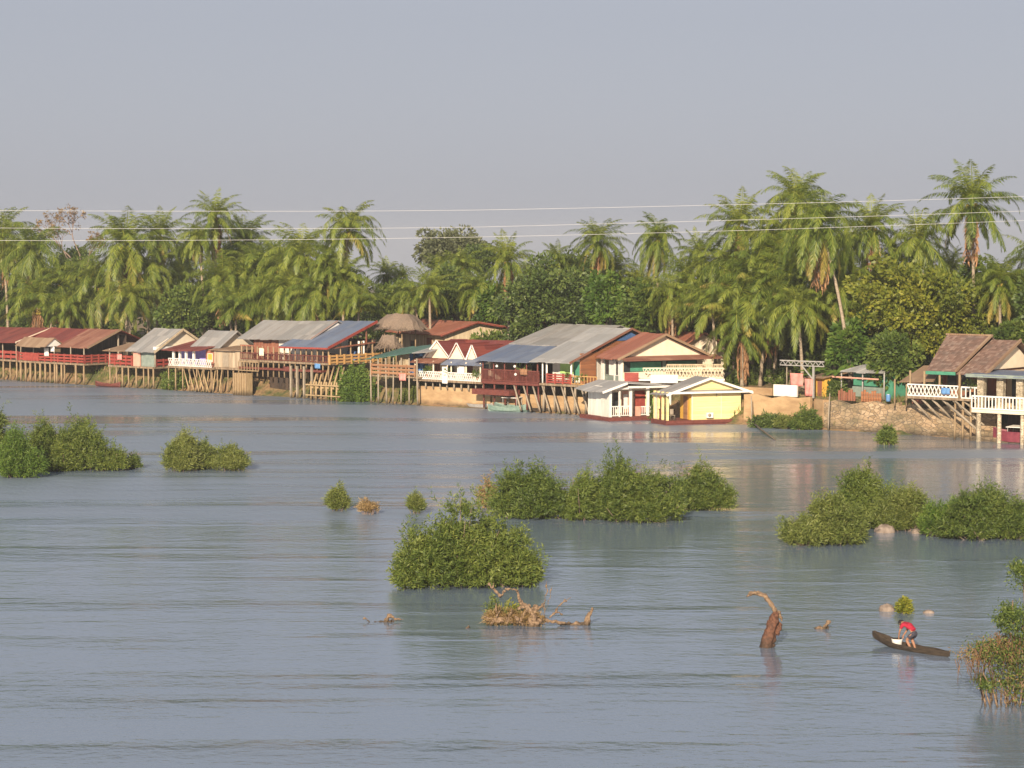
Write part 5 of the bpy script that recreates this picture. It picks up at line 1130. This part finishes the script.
bush(337, 512, 16, 22, 'pale tuft of reeds left of the dry tuft', 'leaf_reed', .9, (.28, .04), name='reed_tuft', group='reed tufts', updir=1.6, stems=14)
bush(366, 515, 12, 13, 'dry straw coloured tuft between the two reed tufts', 'leaf_dry', .5, (.22, .03), name='reed_tuft', group='reed tufts', updir=1.6, stems=20)
bush(416, 514, 10, 19, 'small reed tuft right of the dry one', 'leaf_reed', .8, (.26, .04), name='reed_tuft', group='reed tufts', updir=1.6, stems=12)
# the big bush in the middle and the island row behind it
bush(458, 590, 72, 92, 'biggest nearest bush in the middle of the river with an irregular top', 'leaf_willow', 1.0, lumps=11, stems=50)
bush(412, 589, 32, 48, 'low left arm of the biggest middle bush', 'leaf_willow', 1.0)
bush(516, 588, 30, 60, 'dark right arm of the biggest middle bush', 'leaf_willow', .9, lumps=9)
bush(530, 521, 50, 50, 'left bush of the island row behind the biggest bush', 'leaf_willow', 1.0, lumps=9)
bush(632, 523, 56, 66, 'highest middle bush of the island row', 'leaf_willow', 1.0, lumps=10, stems=40)
bush(580, 521, 32, 46, 'bush filling the row between its left bush and the highest one', 'leaf_mid', 1.0)
bush(702, 511, 36, 44, 'right end bush of the island row with a thin trailing tip', 'leaf_willow', .9, lumps=9)
bush(489, 510, 12, 30, 'thin brownish sprig at the left end of the island row', 'leaf_dry', .25, stems=16)
# right group
bush(834, 546, 45, 50, 'bright pale bush in front at the left of the right hand group', 'leaf_reed', 1.1, (.24, .05), updir=1.0, lumps=9)
bush(858, 530, 46, 57, 'dark rounded bush behind the bright pale one', 'leaf_mid', 1.0, lumps=8)
bush(911, 533, 33, 42, 'pale upright bush above the grey rocks', 'leaf_reed', 1.0, (.24, .045), updir=1.3)
bush(955, 537, 30, 38, 'bright bush between the rocks and the dark right edge bush', 'leaf_bright', 1.0)
bush(996, 541, 52, 54, 'dark dense bush of the right hand group at the edge', 'leaf_willow', 1.0, lumps=9)
bush(890, 445, 11, 18, 'small scrubby bush in the water before the stone wall', 'leaf_mid', .6, (.3, .07), stems=14)
# greenery on the bank
bush(178, 390, 24, 17, 'bank shrub under the cream gabled stilt restaurant', 'leaf_mid', 1, (.3, .1), group='shrubs on the bank', name='bank_shrub')
bush(355, 402, 23, 31, 'block of bright vines hanging under the ochre railing', 'leaf_bright', 1.5, (.28, .12), group='shrubs on the bank', name='bank_shrub', depth_=.5)
bush(340, 400, 12, 28, 'bright vine clump at the log rack', 'leaf_bright', 1.5, (.28, .12), group='shrubs on the bank', name='bank_shrub', depth_=.5)
bush(412, 404, 14, 18, 'grassy shrub under the stilts of the green awning', 'leaf_reed', .9, (.35, .05), group='shrubs on the bank', name='bank_shrub', updir=1.4)
bush(657, 421, 9, 17, 'dark shrub between white and yellow floating cabins', 'leaf_dark', 1, (.25, .1), group='shrubs on the bank', name='bank_shrub')
bush(806, 430, 17, 17, 'green slope shrub at the foot of the terrace wall', 'leaf_mid', 1, (.3, .08), depth_=.3, group='shrubs on the bank', name='bank_shrub', updir=.9)
bush(768, 428, 16, 13, 'dark shrub beside the yellow cabin at the waterline', 'leaf_dark', 1, (.3, .1), depth_=.3, group='shrubs on the bank', name='bank_shrub')
bush(838, 398, 12, 20, 'dark shrub on the corner of the stone wall', 'leaf_dark', 1, (.3, .12), group='shrubs on the bank', name='bank_shrub', base=2.4)
bush(866, 392, 8, 14, 'bright plant growing over the red fence', 'leaf_bright', 1, (.3, .12), group='shrubs on the bank', name='bank_shrub', base=2.4)
bush(933, 410, 9, 9, 'green tuft hanging on the stone wall under the lattice balcony', 'leaf_bright', 1, (.3, .12), group='shrubs on the bank', name='bank_shrub', base=1.4)
bush(765, 386, 26, 24, 'green hedge behind the white low wall', 'leaf_mid', 1, (.3, .14), group='shrubs on the bank', name='bank_shrub', base=2.5)
bush(968, 388, 12, 18, 'potted green plants on the tiled restaurant balcony', 'leaf_mid', .9, (.3, .12), group='shrubs on the bank', name='bank_shrub', base=3.3)
bush(500, 384, 10, 8, 'low shrub on the landing of the dark red restaurant', 'leaf_mid', .8, (.3, .12), group='shrubs on the bank', name='bank_shrub', base=1.9)
bush(785, 429, 14, 12, 'weedy clump below the white low wall at the waterline', 'leaf_reed', 1, (.28, .07), depth_=.3, group='shrubs on the bank', name='bank_shrub', updir=1.0)
bush(848, 430, 14, 12, 'weeds at the foot of the stone wall left of the scrubby bush', 'leaf_reed', .8, (.3, .05), group='shrubs on the bank', name='bank_shrub', updir=1.3)
bush(745, 388, 18, 20, 'leafy shrub behind the right eave of the yellow cabin', 'leaf_mid', 1, (.3, .12), group='shrubs on the bank', name='bank_shrub', base=2.4)
def bank_grass():
    r = np.random.RandomState(77); n = 16000
    x = r.uniform(-75, 70, n); keep = np.sin(x * .9) + np.sin(x * .37 + 1) + r.normal(0, .7, n) > 0; x = x[keep]; n = len(x)
    y = r.uniform(1.0, 5.5, n); z = np.interp(y, [.6, 1.6, 2.8, 4, 6], [.1, .9, 1.9, 2.45, 2.6]) - .05
    P = np.stack([x, y, z], 1); D = nrm(np.stack([r.normal(0, .35, n), r.normal(-.15, .3, n), np.full(n, 1.0)], 1)); S = nrm(np.cross(D, r.normal(0, 1, (n, 3))))
    me = quads_mesh('bank_grass', leaf_quads(P, D, S, r.uniform(.25, .8, n), np.full(n, .06)), {'tone': np.clip(.5 + .4 * np.sin(x * .5) + r.normal(0, .2, n), 0, 1)})
    prop(link_mesh('bank_grass', me, M['leaf_reed']), 'rough grass and weeds growing on the earth bank under the stilts', 'grass', None, 'stuff')
bank_grass()
# rocks beside the right group
def rock(px, py, w_, h_, label, seed, mat='rock'):
    p = onz(px, py); s = ppm(p); rr_ = random.Random(seed)
    o = MB().ball((0, 0, 0), 1, 14, 9, (w_ / s, w_ / s * .7, h_ / s), .16, rr_).build('rock', mat, loc=p + Vector((fw[0], fw[1], 0)) * .3, rz=YAW); prop(o, label, 'rock', 'rocks in the river')
rock(886, 533, 11, 8, 'larger pale rock at the foot of the pale upright bush', 1); rock(918, 534, 6, 5, 'smaller pale rock at the foot of the pale upright bush', 2)
rock(888, 612, 8, 7, 'grey brown rock left of the mossy tuft above the canoe', 3); rock(930, 614, 6, 3, 'flat ochre rock right of the mossy tuft', 4)
rock(983, 541, 3, 3, 'small pale stone at the foot of the dark right edge bush', 5)
bush(904, 614, 8, 13, 'yellow green mossy tuft on the rock above the canoe', 'leaf_yellow', 2, (.16, .06), stems=6, name='moss_tuft', group='moss tufts')

# ------------------------------------------------------------------ driftwood
tx = bpy.data.textures.new('wood knots', 'CLOUDS'); tx.noise_scale = .16; tx.noise_depth = 3
def rough_wood(o):
    a = o.modifiers.new('fine', 'SUBSURF'); a.subdivision_type = 'SIMPLE'; a.levels = 2; a.render_levels = 2
    d = o.modifiers.new('knots', 'DISPLACE'); d.texture = tx; d.strength = .16; d.mid_level = .5; d.texture_coords = 'LOCAL'
def limb(mb, p, q, r0, r1, seed, n=8, wob=.06, sag=0.0):
    r = random.Random(seed); p = Vector(p); q = Vector(q); L = (q - p).length; pts = []; rs = []
    for i in range(n):
        u = i / (n - 1); o = Vector((r.uniform(-1, 1), r.uniform(-1, 1), r.uniform(-1, 1))) * L * wob * math.sin(math.pi * u)
        pts.append(p.lerp(q, u) + o + Vector((0, 0, -sag * 4 * u * (1 - u)))); rs.append((r0 + (r1 - r0) * u) * r.uniform(.8, 1.25))
    mb.tube(pts, rs, 8)
def pt(px, py, b):                                       # point in the upright plane through foot b facing the camera
    s = ppm(b); return Vector(((px - b[3]) / s * rt[0], (px - b[3]) / s * rt[1], -(py - b[4]) / s))
def drift(bx, by, label, segs, mat, name='driftwood', group='driftwood stranded in the river', extra=None):
    p = onz(bx, by); b = (p.x, p.y, 0, bx, by); mb = MB()
    for i, (a, c, r0, r1, dep) in enumerate(segs):
        off = Vector((fw[0], fw[1], 0)) * dep
        limb(mb, pt(*a, b) + off * .3, pt(*c, b) + off, r0, r1, i + int(bx), wob=.05)
    o = thing(name, label, 'driftwood', p, 0, group); rough_wood(mb.build('wood', mat, o)); return o
# leaning stump with a raised arm
p = onz(769, 647); b = (p.x, p.y, 0, 769, 647); o = thing('driftwood', 'tall leaning driftwood stump with a curved arm left of the canoe', 'driftwood', p, 0, 'driftwood stranded in the river')
mb = MB(); A = lambda x, y, d=0: pt(x, y, b) + Vector((fw[0], fw[1], 0)) * d
mb.tube([A(766, 652), A(767, 640), A(771, 628), A(774, 618, .1), A(777, 612, .2)], [.3, .25, .2, .19, .1], 9); limb(mb, A(771, 645), A(777, 614, .2), .13, .08, 2); limb(mb, A(776, 634, .1), A(781, 624, .2), .13, .1, 3)
limb(mb, A(766, 645), A(769, 620), .1, .07, 9); limb(mb, A(764, 647), A(775, 645), .12, .1, 4); mb.ball(tuple(A(774, 621)), .17, 9, 7, (1, 1, 1.1), .12, R)
rough_wood(mb.build('stump', 'drift_red', o))
mb = MB(); mb.tube([A(777, 616, .2), A(774, 608, .2), A(770, 602, .25), A(765, 596, .3), A(758, 593, .3), A(752, 594, .35), A(747, 597, .3)], [.1, .09, .085, .08, .1, .09, .04], 8); limb(mb, A(757, 593, .3), A(754, 590, .3), .06, .02, 5); limb(mb, A(777, 612, .2), A(783, 622, .2), .11, .06, 6)
rough_wood(mb.build('arm', 'drift', o))
drift(822, 629, 'short pale driftwood knot right of the leaning stump', [((815, 629), (829, 629), .09, .12, .1), ((824, 628), (829, 621), .08, .05, 0)], 'drift')
drift(383, 622, 'small driftwood snag with two curled ends left of the driftwood heap', [((364, 618), (372, 623), .03, .04, 0), ((372, 623), (394, 622), .04, .04, .1), ((386, 623), (389, 615), .1, .07, 0), ((389, 616), (394, 617), .07, .05, 0), ((394, 619), (403, 620), .05, .02, .1), ((385, 622), (392, 622), .09, .09, 0)], 'drift')
drift(467, 628, 'tiny stick end poking out left of the driftwood heap', [((465, 630), (469, 626), .04, .03, 0)], 'drift')
heap = drift(515, 626, 'tangled driftwood heap with twigs and green shoots before the biggest bush', [
    ((532, 628), (533, 612), .22, .16, 0), ((533, 614), (537, 606), .16, .1, .2), ((533, 612), (520, 602), .11, .06, .2), ((520, 602), (517, 590), .06, .04, .3), ((517, 590), (505, 589), .045, .03, .3), ((505, 590), (500, 598), .05, .04, .2), ((500, 596), (489, 584), .06, .03, .2), ((492, 588), (494, 582), .03, .015, .1),
    ((486, 620), (540, 624), .1, .12, .3), ((490, 626), (500, 610), .06, .03, 0), ((498, 624), (496, 604), .05, .02, .2), ((506, 626), (512, 608), .05, .03, .1), ((520, 622), (526, 610), .07, .05, 0), ((518, 608), (530, 606), .06, .09, .2), ((545, 620), (570, 624), .06, .05, .2), ((538, 610), (545, 602), .05, .03, .2), ((545, 618), (547, 582), .02, .008, .5), ((545, 612), (553, 586), .015, .006, .5),
    ((550, 618), (566, 600), .025, .012, .4), ((560, 606), (572, 598), .018, .008, .4), ((556, 612), (564, 616), .03, .02, .4), ((484, 616), (500, 622), .04, .06, 0), ((524, 626), (515, 616), .07, .04, -.2), ((536, 628), (540, 618), .12, .08, -.2)], 'drift')
for i in range(5):
    b_ = onz(490 + i * 11, 625) - onz(515, 626)
    me, P = bush_mesh(950 + i, (.5, .35, .55), 90, 7, (.2, .03), 'leaf_dry', 3, .5); link_mesh('dry_tangle', me, None, heap, b_)
for i in range(3):
    b_ = onz(495 + i * 12, 622) - onz(515, 626)
    me, P = bush_mesh(900 + i, (.55, .4, 1.1 - .3 * i), 70, 7, (.16, .045), 'leaf_yellow' if i else 'leaf_reed', 3, 1.2); link_mesh('shoots', me, None, heap, b_)
drift(580, 625, 'long thin log with a knotty end right of the driftwood heap', [((560, 624), (590, 624), .06, .09, .1), ((586, 627), (590, 612), .14, .07, 0), ((590, 614), (593, 608), .06, .03, 0), ((584, 625), (588, 616), .09, .06, .1)], 'drift')

# ------------------------------------------------------------------ nearest leaning willow at the right edge
def willow():
    p = onz(1012, 706); s = ppm(p); b = (p.x, p.y, 0, 1012, 706); root = thing('river_willow', 'nearest leaning willow with brown hanging twigs at the right edge', 'bush', p, 0, 'bushes standing in the river')
    r = random.Random(8); rs = np.random.RandomState(8); mb = MB(); f3 = Vector((fw[0], fw[1], 0))
    A = lambda x, y, d=0: pt(x, y, b) + f3 * d
    for i in range(26):                                   # stems at the foot
        x = r.uniform(984, 1040); limb(mb, A(x, 712, r.uniform(-.4, 1)), A(x + r.uniform(-8, 14), r.uniform(640, 690), r.uniform(-.4, 1.2)), .035, .015, i, 6, .07)
    limb(mb, A(1030, 690, .3), A(1000, 640, .3), .06, .035, 77); limb(mb, A(1000, 640, .3), A(957, 659, .1), .03, .012, 78, wob=.03); limb(mb, A(1030, 690, .4), A(1014, 600, .4), .05, .02, 79); limb(mb, A(1036, 690, .4), A(1026, 565, .4), .05, .015, 80)
    mb.build('stems', 'drift', root)
    mb = MB()
    for i in range(170):                                  # hanging dry twigs
        u = r.random() ** .8; x = 957 + 75 * u; y = 657 - 22 * min(1, u * 1.8) + r.uniform(-3, 12); d = r.uniform(-.4, .9)
        ln = r.uniform(6, 22 + 30 * u); q = A(x, y, d); e = A(x + r.uniform(-9, 9), min(y + ln, 712), d + r.uniform(-.1, .1))
        mb.tube([q, (q + e) / 2 + Vector((r.uniform(-.06, .06), r.uniform(-.06, .06), 0)), e], [.013, .011, .006], 3)
    mb.build('hanging_twigs', 'twig_red', root)
    def leaves(name, n, cen, spread, mat, lf, up=0.0):
        k = rs.randint(0, len(cen), n); c = np.array(cen)[k]
        off = rs.normal(0, 1, (n, 2)) * c[:, 2:4]; P = np.array([list(A(a[0] + o_[0], a[1] + o_[1], rs.normal(.3, .5))) for a, o_ in zip(c, off)])
        P = P[P[:, 2] > .02]; n = len(P); D = nrm(rs.normal(0, 1, (n, 3)) + np.array([0, 0, up])); S = nrm(np.cross(D, rs.normal(0, 1, (n, 3))))
        me = quads_mesh(name, leaf_quads(P, D, S, lf[0] * rs.uniform(.7, 1.3, n), lf[1] * rs.uniform(.7, 1.3, n)), {'tone': rs.uniform(0, 1, n)}); me.materials.append(M[mat]); link_mesh(name, me, None, root)
    leaves('foliage', 8500, [(1016, 615, 7, 6), (1022, 630, 9, 8), (1005, 622, 4, 4), (1010, 612, 4, 4), (1024, 575, 7, 7), (1020, 568, 4, 3), (1018, 668, 8, 8), (1028, 690, 8, 10), (1030, 650, 8, 12), (985, 652, 8, 5), (1002, 660, 9, 8), (1000, 648, 10, 5), (1018, 645, 8, 8), (986, 684, 4, 3), (1010, 684, 7, 5)], 0, 'leaf_willow', (.14, .04), .2)
    leaves('dry_leaves', 1300, [(995, 645, 12, 5), (1010, 660, 10, 12), (1005, 690, 10, 8), (975, 654, 9, 3)], 0, 'leaf_dry', (.12, .03), -.6)
M['twig_red'] = m_noise('reddish dry twigs', (.13, .07, .04), (.3, .17, .09), 3, .95)
willow()

# ------------------------------------------------------------------ canoe and fisherman
cb = onz(940, 655.5); ca = onz(884, 645.5); ax = (ca - cb); ax.z = 0; CL = ax.length; ax.normalize()
cz = math.atan2(ax.y, ax.x); cm = (ca + cb) / 2
canoe = thing('dugout_canoe', 'dark weathered dugout canoe with a raised bow carrying one person', 'canoe', cm, cz)
def make_canoe():
    mb = MB(); n = 25; vs_ = []; fs_ = []; L0 = -CL / 2 - .5; L1 = CL / 2 + .62
    prof = [(-1, 1), (-.9, .45), (-.55, .08), (0, 0), (.55, .08), (.9, .45), (1, 1), (.86, 1), (.74, .5), (.4, .24), (0, .2), (-.4, .24), (-.74, .5), (-.86, 1)]
    k = len(prof)
    for i in range(n):
        u = i / (n - 1); x = L0 + (L1 - L0) * u; t = 2 * u - 1
        w_ = .31 * max(.12, (1 - abs(t) ** 2.6)); bow = max(0, (u - .55) / .45); st = max(0, (.22 - u) / .22)
        keel = -.1 + .36 * bow ** 2 + .12 * st ** 1.6; top = .21 + .36 * bow ** 1.6 + .03 * st - (.015 * math.sin(u * 21))
        for a, z in prof: vs_.append((x, a * w_, keel + (top - keel) * z))
    for i in range(n - 1):
        for j in range(k): fs_.append((i * k + j, i * k + (j + 1) % k, (i + 1) * k + (j + 1) % k, (i + 1) * k + j))
    fs_ += [tuple(range(k - 1, -1, -1)), tuple(range((n - 1) * k, n * k))]
    mb.add(vs_, fs_); o = mb.build('hull', 'canoe', canoe)
    bv = o.modifiers.new('soft', 'SUBSURF'); bv.levels = 1; bv.render_levels = 1
    MB().box(L0 + .95, L0 + 1.1, -.14, .14, .1, .13).build('thwart', 'canoe_in', canoe); MB().box(.7, .85, -.17, .17, .14, .17).build('thwart', 'canoe_in', canoe)
make_canoe()
def cpt(v): return Matrix.Rotation(cz, 3, 'Z') @ Vector(v) + cm
# white bucket standing in the canoe
def px_x(px):                                             # place along the canoe axis that shows at this picture column
    best = min((i * .02 - 3 for i in range(300)), key=lambda t: abs(512 + F * ((cpt((t, 0, 0)) - Vector(CAM)).dot(Vector((rt[0], rt[1], 0)))) / depth(cpt((t, 0, 0))) - px)); return best
bx = px_x(900)
bk = thing('bucket', 'white plastic tub standing in the canoe in front of the person', 'bucket', cpt((bx, -.02, -.05)), cz)
MB().tube([(0, 0, .02), (0, 0, .06), (0, 0, .3), (0, 0, .385), (0, 0, .4)], [.15, .17, .2, .215, .21], 18).build('tub', 'white', bk); MB().tube([(0, 0, .4), (0, 0, .408)], .195, 16).build('contents', 'dark', bk)
# person: feet at px 916, hips over 917, shoulders 906, head 900
def skin_obj(name, verts, edges, radii, mat, parent=None, loc=None, rz=0.0, sub=2, rootv=0):
    me = bpy.data.meshes.new(name); me.from_pydata([tuple(v) for v in verts], edges, []); o = bpy.data.objects.new(name, me); COL.objects.link(o)
    md = o.modifiers.new('skin', 'SKIN')
    if not me.skin_vertices: raise RuntimeError('no skin layer')
    for i, r_ in enumerate(radii):
        sv = me.skin_vertices[0].data[i]; sv.radius = r_ if isinstance(r_, tuple) else (r_, r_); sv.use_root = (i == rootv)
    md.use_smooth_shade = True; md.branch_smoothing = .6
    sb = o.modifiers.new('sub', 'SUBSURF'); sb.levels = sub; sb.render_levels = sub
    me.materials.append(M[mat])
    if parent: o.parent = parent
    if loc is not None: o.location = loc; o.rotation_euler = (0, 0, rz)
    return o
fx_ = px_x(917); F0 = cpt((fx_, 0, -.02))
man = thing('person', 'person in a red shirt and dark shorts bending over the white tub in the canoe', 'person', F0, cz)
dxp = abs(px_x(900) - px_x(917)) / 17                     # metres along the canoe for one picture column
def build_person():
    # local frame: +x towards the bow (picture left), y sideways, z up
    hx = .05; hip = (hx - .12, 0, .74); waist = (hx + .06, 0, .90); chest = (hx + .26, 0, 1.03); neck = (hx + .42, 0, 1.06); head = (hx + .56, 0, 1.02)
    V = [hip, waist, chest, neck, (head[0] - .03, 0, head[2] + .01), (head[0] + .06, 0, head[2] - .06)]
    Rd = [(.14, .115), (.125, .105), (.15, .11), .055, (.088, .1), (.068, .08)]
    E = [(0, 1), (1, 2), (2, 3), (3, 4), (4, 5)]
    def add(v, r_, par):
        V.append(v); Rd.append(r_); E.append((par, len(V) - 1)); return len(V) - 1
    hands = []
    for s in (-1, 1):
        k = add((hip[0] + .05, s * .1, .66), .095, 0); k = add((hx + .16, s * .15, .42), .066, k); k = add((hx + .04, s * .14, .24), .056, k); k = add((hx - .04, s * .13, .07), .036, k); k = add((hx + .06, s * .135, .035), .034, k); add((hx + .17, s * .14, .03), .025, k)
        k = add((neck[0] - .08, s * .17, 1.02), .062, 2); k = add((hx + .44, s * .22, .76), .044, k); k = add((hx + .55, s * .15, .55), .034, k); k = add((hx + .575, s * .13, .5), .026, k); hands.append((V[k - 1], V[k], s))
        h0 = Vector(V[k])
        for j in range(4):                                # fingers, each its own chain from the palm
            o_ = h0 + Vector((.012 * (j - 1.5), s * .004, -.045)); a_ = add(tuple(o_), .011, k); q_ = o_ + Vector((.004 * (j - 1.5), -s * .012, -.035 - .006 * (j in (1, 2)))); a_ = add(tuple(q_), .009, a_); add(tuple(q_ + Vector((0, -s * .02, -.02))), .007, a_)
        o_ = h0 + Vector((.03, -s * .012, -.012)); a_ = add(tuple(o_), .012, k); add(tuple(o_ + Vector((.016, -s * .014, -.03))), .009, a_)
    skin_obj('body', V, E, Rd, 'skin', man)
    # face: nose, ears and eyes on the lowered head
    hc = Vector((head[0] + .02, 0, head[2] - .02)); fd = Vector((.72, 0, -.69)); upv = Vector((.69, 0, .72))
    mb = MB(); mb.ball(tuple(hc + fd * .115 - upv * .02), .018, 8, 6, (1, .8, 1.2)); [mb.ball(tuple(hc + Vector((-.02, s * .088, .0))), .026, 8, 6, (.8, .4, 1.2)) for s in (-1, 1)]
    mb.build('nose_and_ears', 'skin', man)
    mb = MB(); [mb.ball(tuple(hc + fd * .098 + upv * .022 + Vector((0, s * .034, 0))), .011, 8, 6) for s in (-1, 1)]; mb.ball(tuple(hc + fd * .1 - upv * .062), .016, 8, 6, (.6, 1.4, .4)); mb.build('eyes_and_mouth', 'hair', man)
    # short black hair: a cap over the crown and back of the head
    mb = MB(); rg = random.Random(2); mb.ball(tuple(hc - fd * .025 + upv * .03), .112, 14, 10, (1.0, .92, .95), .05, rg); mb.build('hair', 'hair', man)
    # shirt: trunk and half sleeves
    V2 = [(hip[0] + .04, 0, .80), waist, chest, (neck[0] - .03, 0, 1.055)]; R2 = [(.158, .135), (.15, .13), (.172, .132), (.085, .08)]; E2 = [(0, 1), (1, 2), (2, 3)]
    for s in (-1, 1):
        V2.append((neck[0] - .08, s * .17, 1.02)); R2.append(.085); E2.append((2, len(V2) - 1)); V2.append((hx + .42, s * .215, .83)); R2.append(.068); E2.append((len(V2) - 2, len(V2) - 1))
    skin_obj('shirt', V2, E2, R2, 'shirt', man, rootv=1)
    V3 = [(hip[0] + .06, 0, .80), hip]; R3 = [(.15, .125), (.165, .15)]; E3 = [(0, 1)]
    for s in (-1, 1):
        V3.append((hip[0] + .06, s * .1, .64)); R3.append(.118); E3.append((1, len(V3) - 1)); V3.append((hx + .1, s * .135, .5)); R3.append(.092); E3.append((len(V3) - 2, len(V3) - 1))
    skin_obj('shorts', V3, E3, R3, 'shorts', man, rootv=1)
build_person()

# ------------------------------------------------------------------ wires over the river
WD = 105.0
for lb, pts in (('uppermost of the three bright wires crossing the sky', [(-500, 203), (0, 210.5), (240, 211.2), (480, 210), (740, 204.5), (1024, 196.5), (1500, 176)]),
                ('middle of the three bright wires crossing the sky', [(-500, 219), (0, 228), (240, 228.6), (480, 227), (740, 220), (1024, 211), (1500, 190)]),
                ('lowest of the three bright wires crossing the sky', [(-500, 231), (0, 240.5), (240, 240), (480, 237), (740, 230.5), (1024, 220.5), (1500, 198)])):
    P = []
    for i in range(len(pts) - 1):
        for k in range(4):
            u = k / 4; x = pts[i][0] + (pts[i + 1][0] - pts[i][0]) * u
            # Lagrange through neighbours keeps the sag smooth
            a, b_, c_ = (pts[max(0, min(i - 0, len(pts) - 3)) + q] for q in range(3))
            y = a[1] * (x - b_[0]) * (x - c_[0]) / ((a[0] - b_[0]) * (a[0] - c_[0])) + b_[1] * (x - a[0]) * (x - c_[0]) / ((b_[0] - a[0]) * (b_[0] - c_[0])) + c_[1] * (x - a[0]) * (x - b_[0]) / ((c_[0] - a[0]) * (c_[0] - b_[0]))
            d = ray(x, y); t = WD / (d[0] * fw[0] + d[1] * fw[1]); P.append((CAM[0] + d[0] * t, CAM[1] + d[1] * t, CAM[2] + d[2] * t))
    o = MB().tube(P, .0075, 5).build('power_line', 'wire'); prop(o, lb, 'wire', 'power lines over the river')

# ------------------------------------------------------------------ the hazy river air
m, t, p = nt('haze'); t.nodes.remove(p); pv = t.nodes.new('ShaderNodeVolumePrincipled'); pv.inputs['Color'].default_value = (.86, .89, .95, 1); pv.inputs['Density'].default_value = .00022; pv.inputs['Anisotropy'].default_value = 0.0
t.links.new(pv.outputs[0], t.nodes['Material Output'].inputs['Volume'])
o = MB().box(-1510, 1510, -610, 1510, -30, 30).build('haze', m); o['kind'] = 'stuff'; o['label'] = 'thin warm haze over the river'; o['category'] = 'haze'
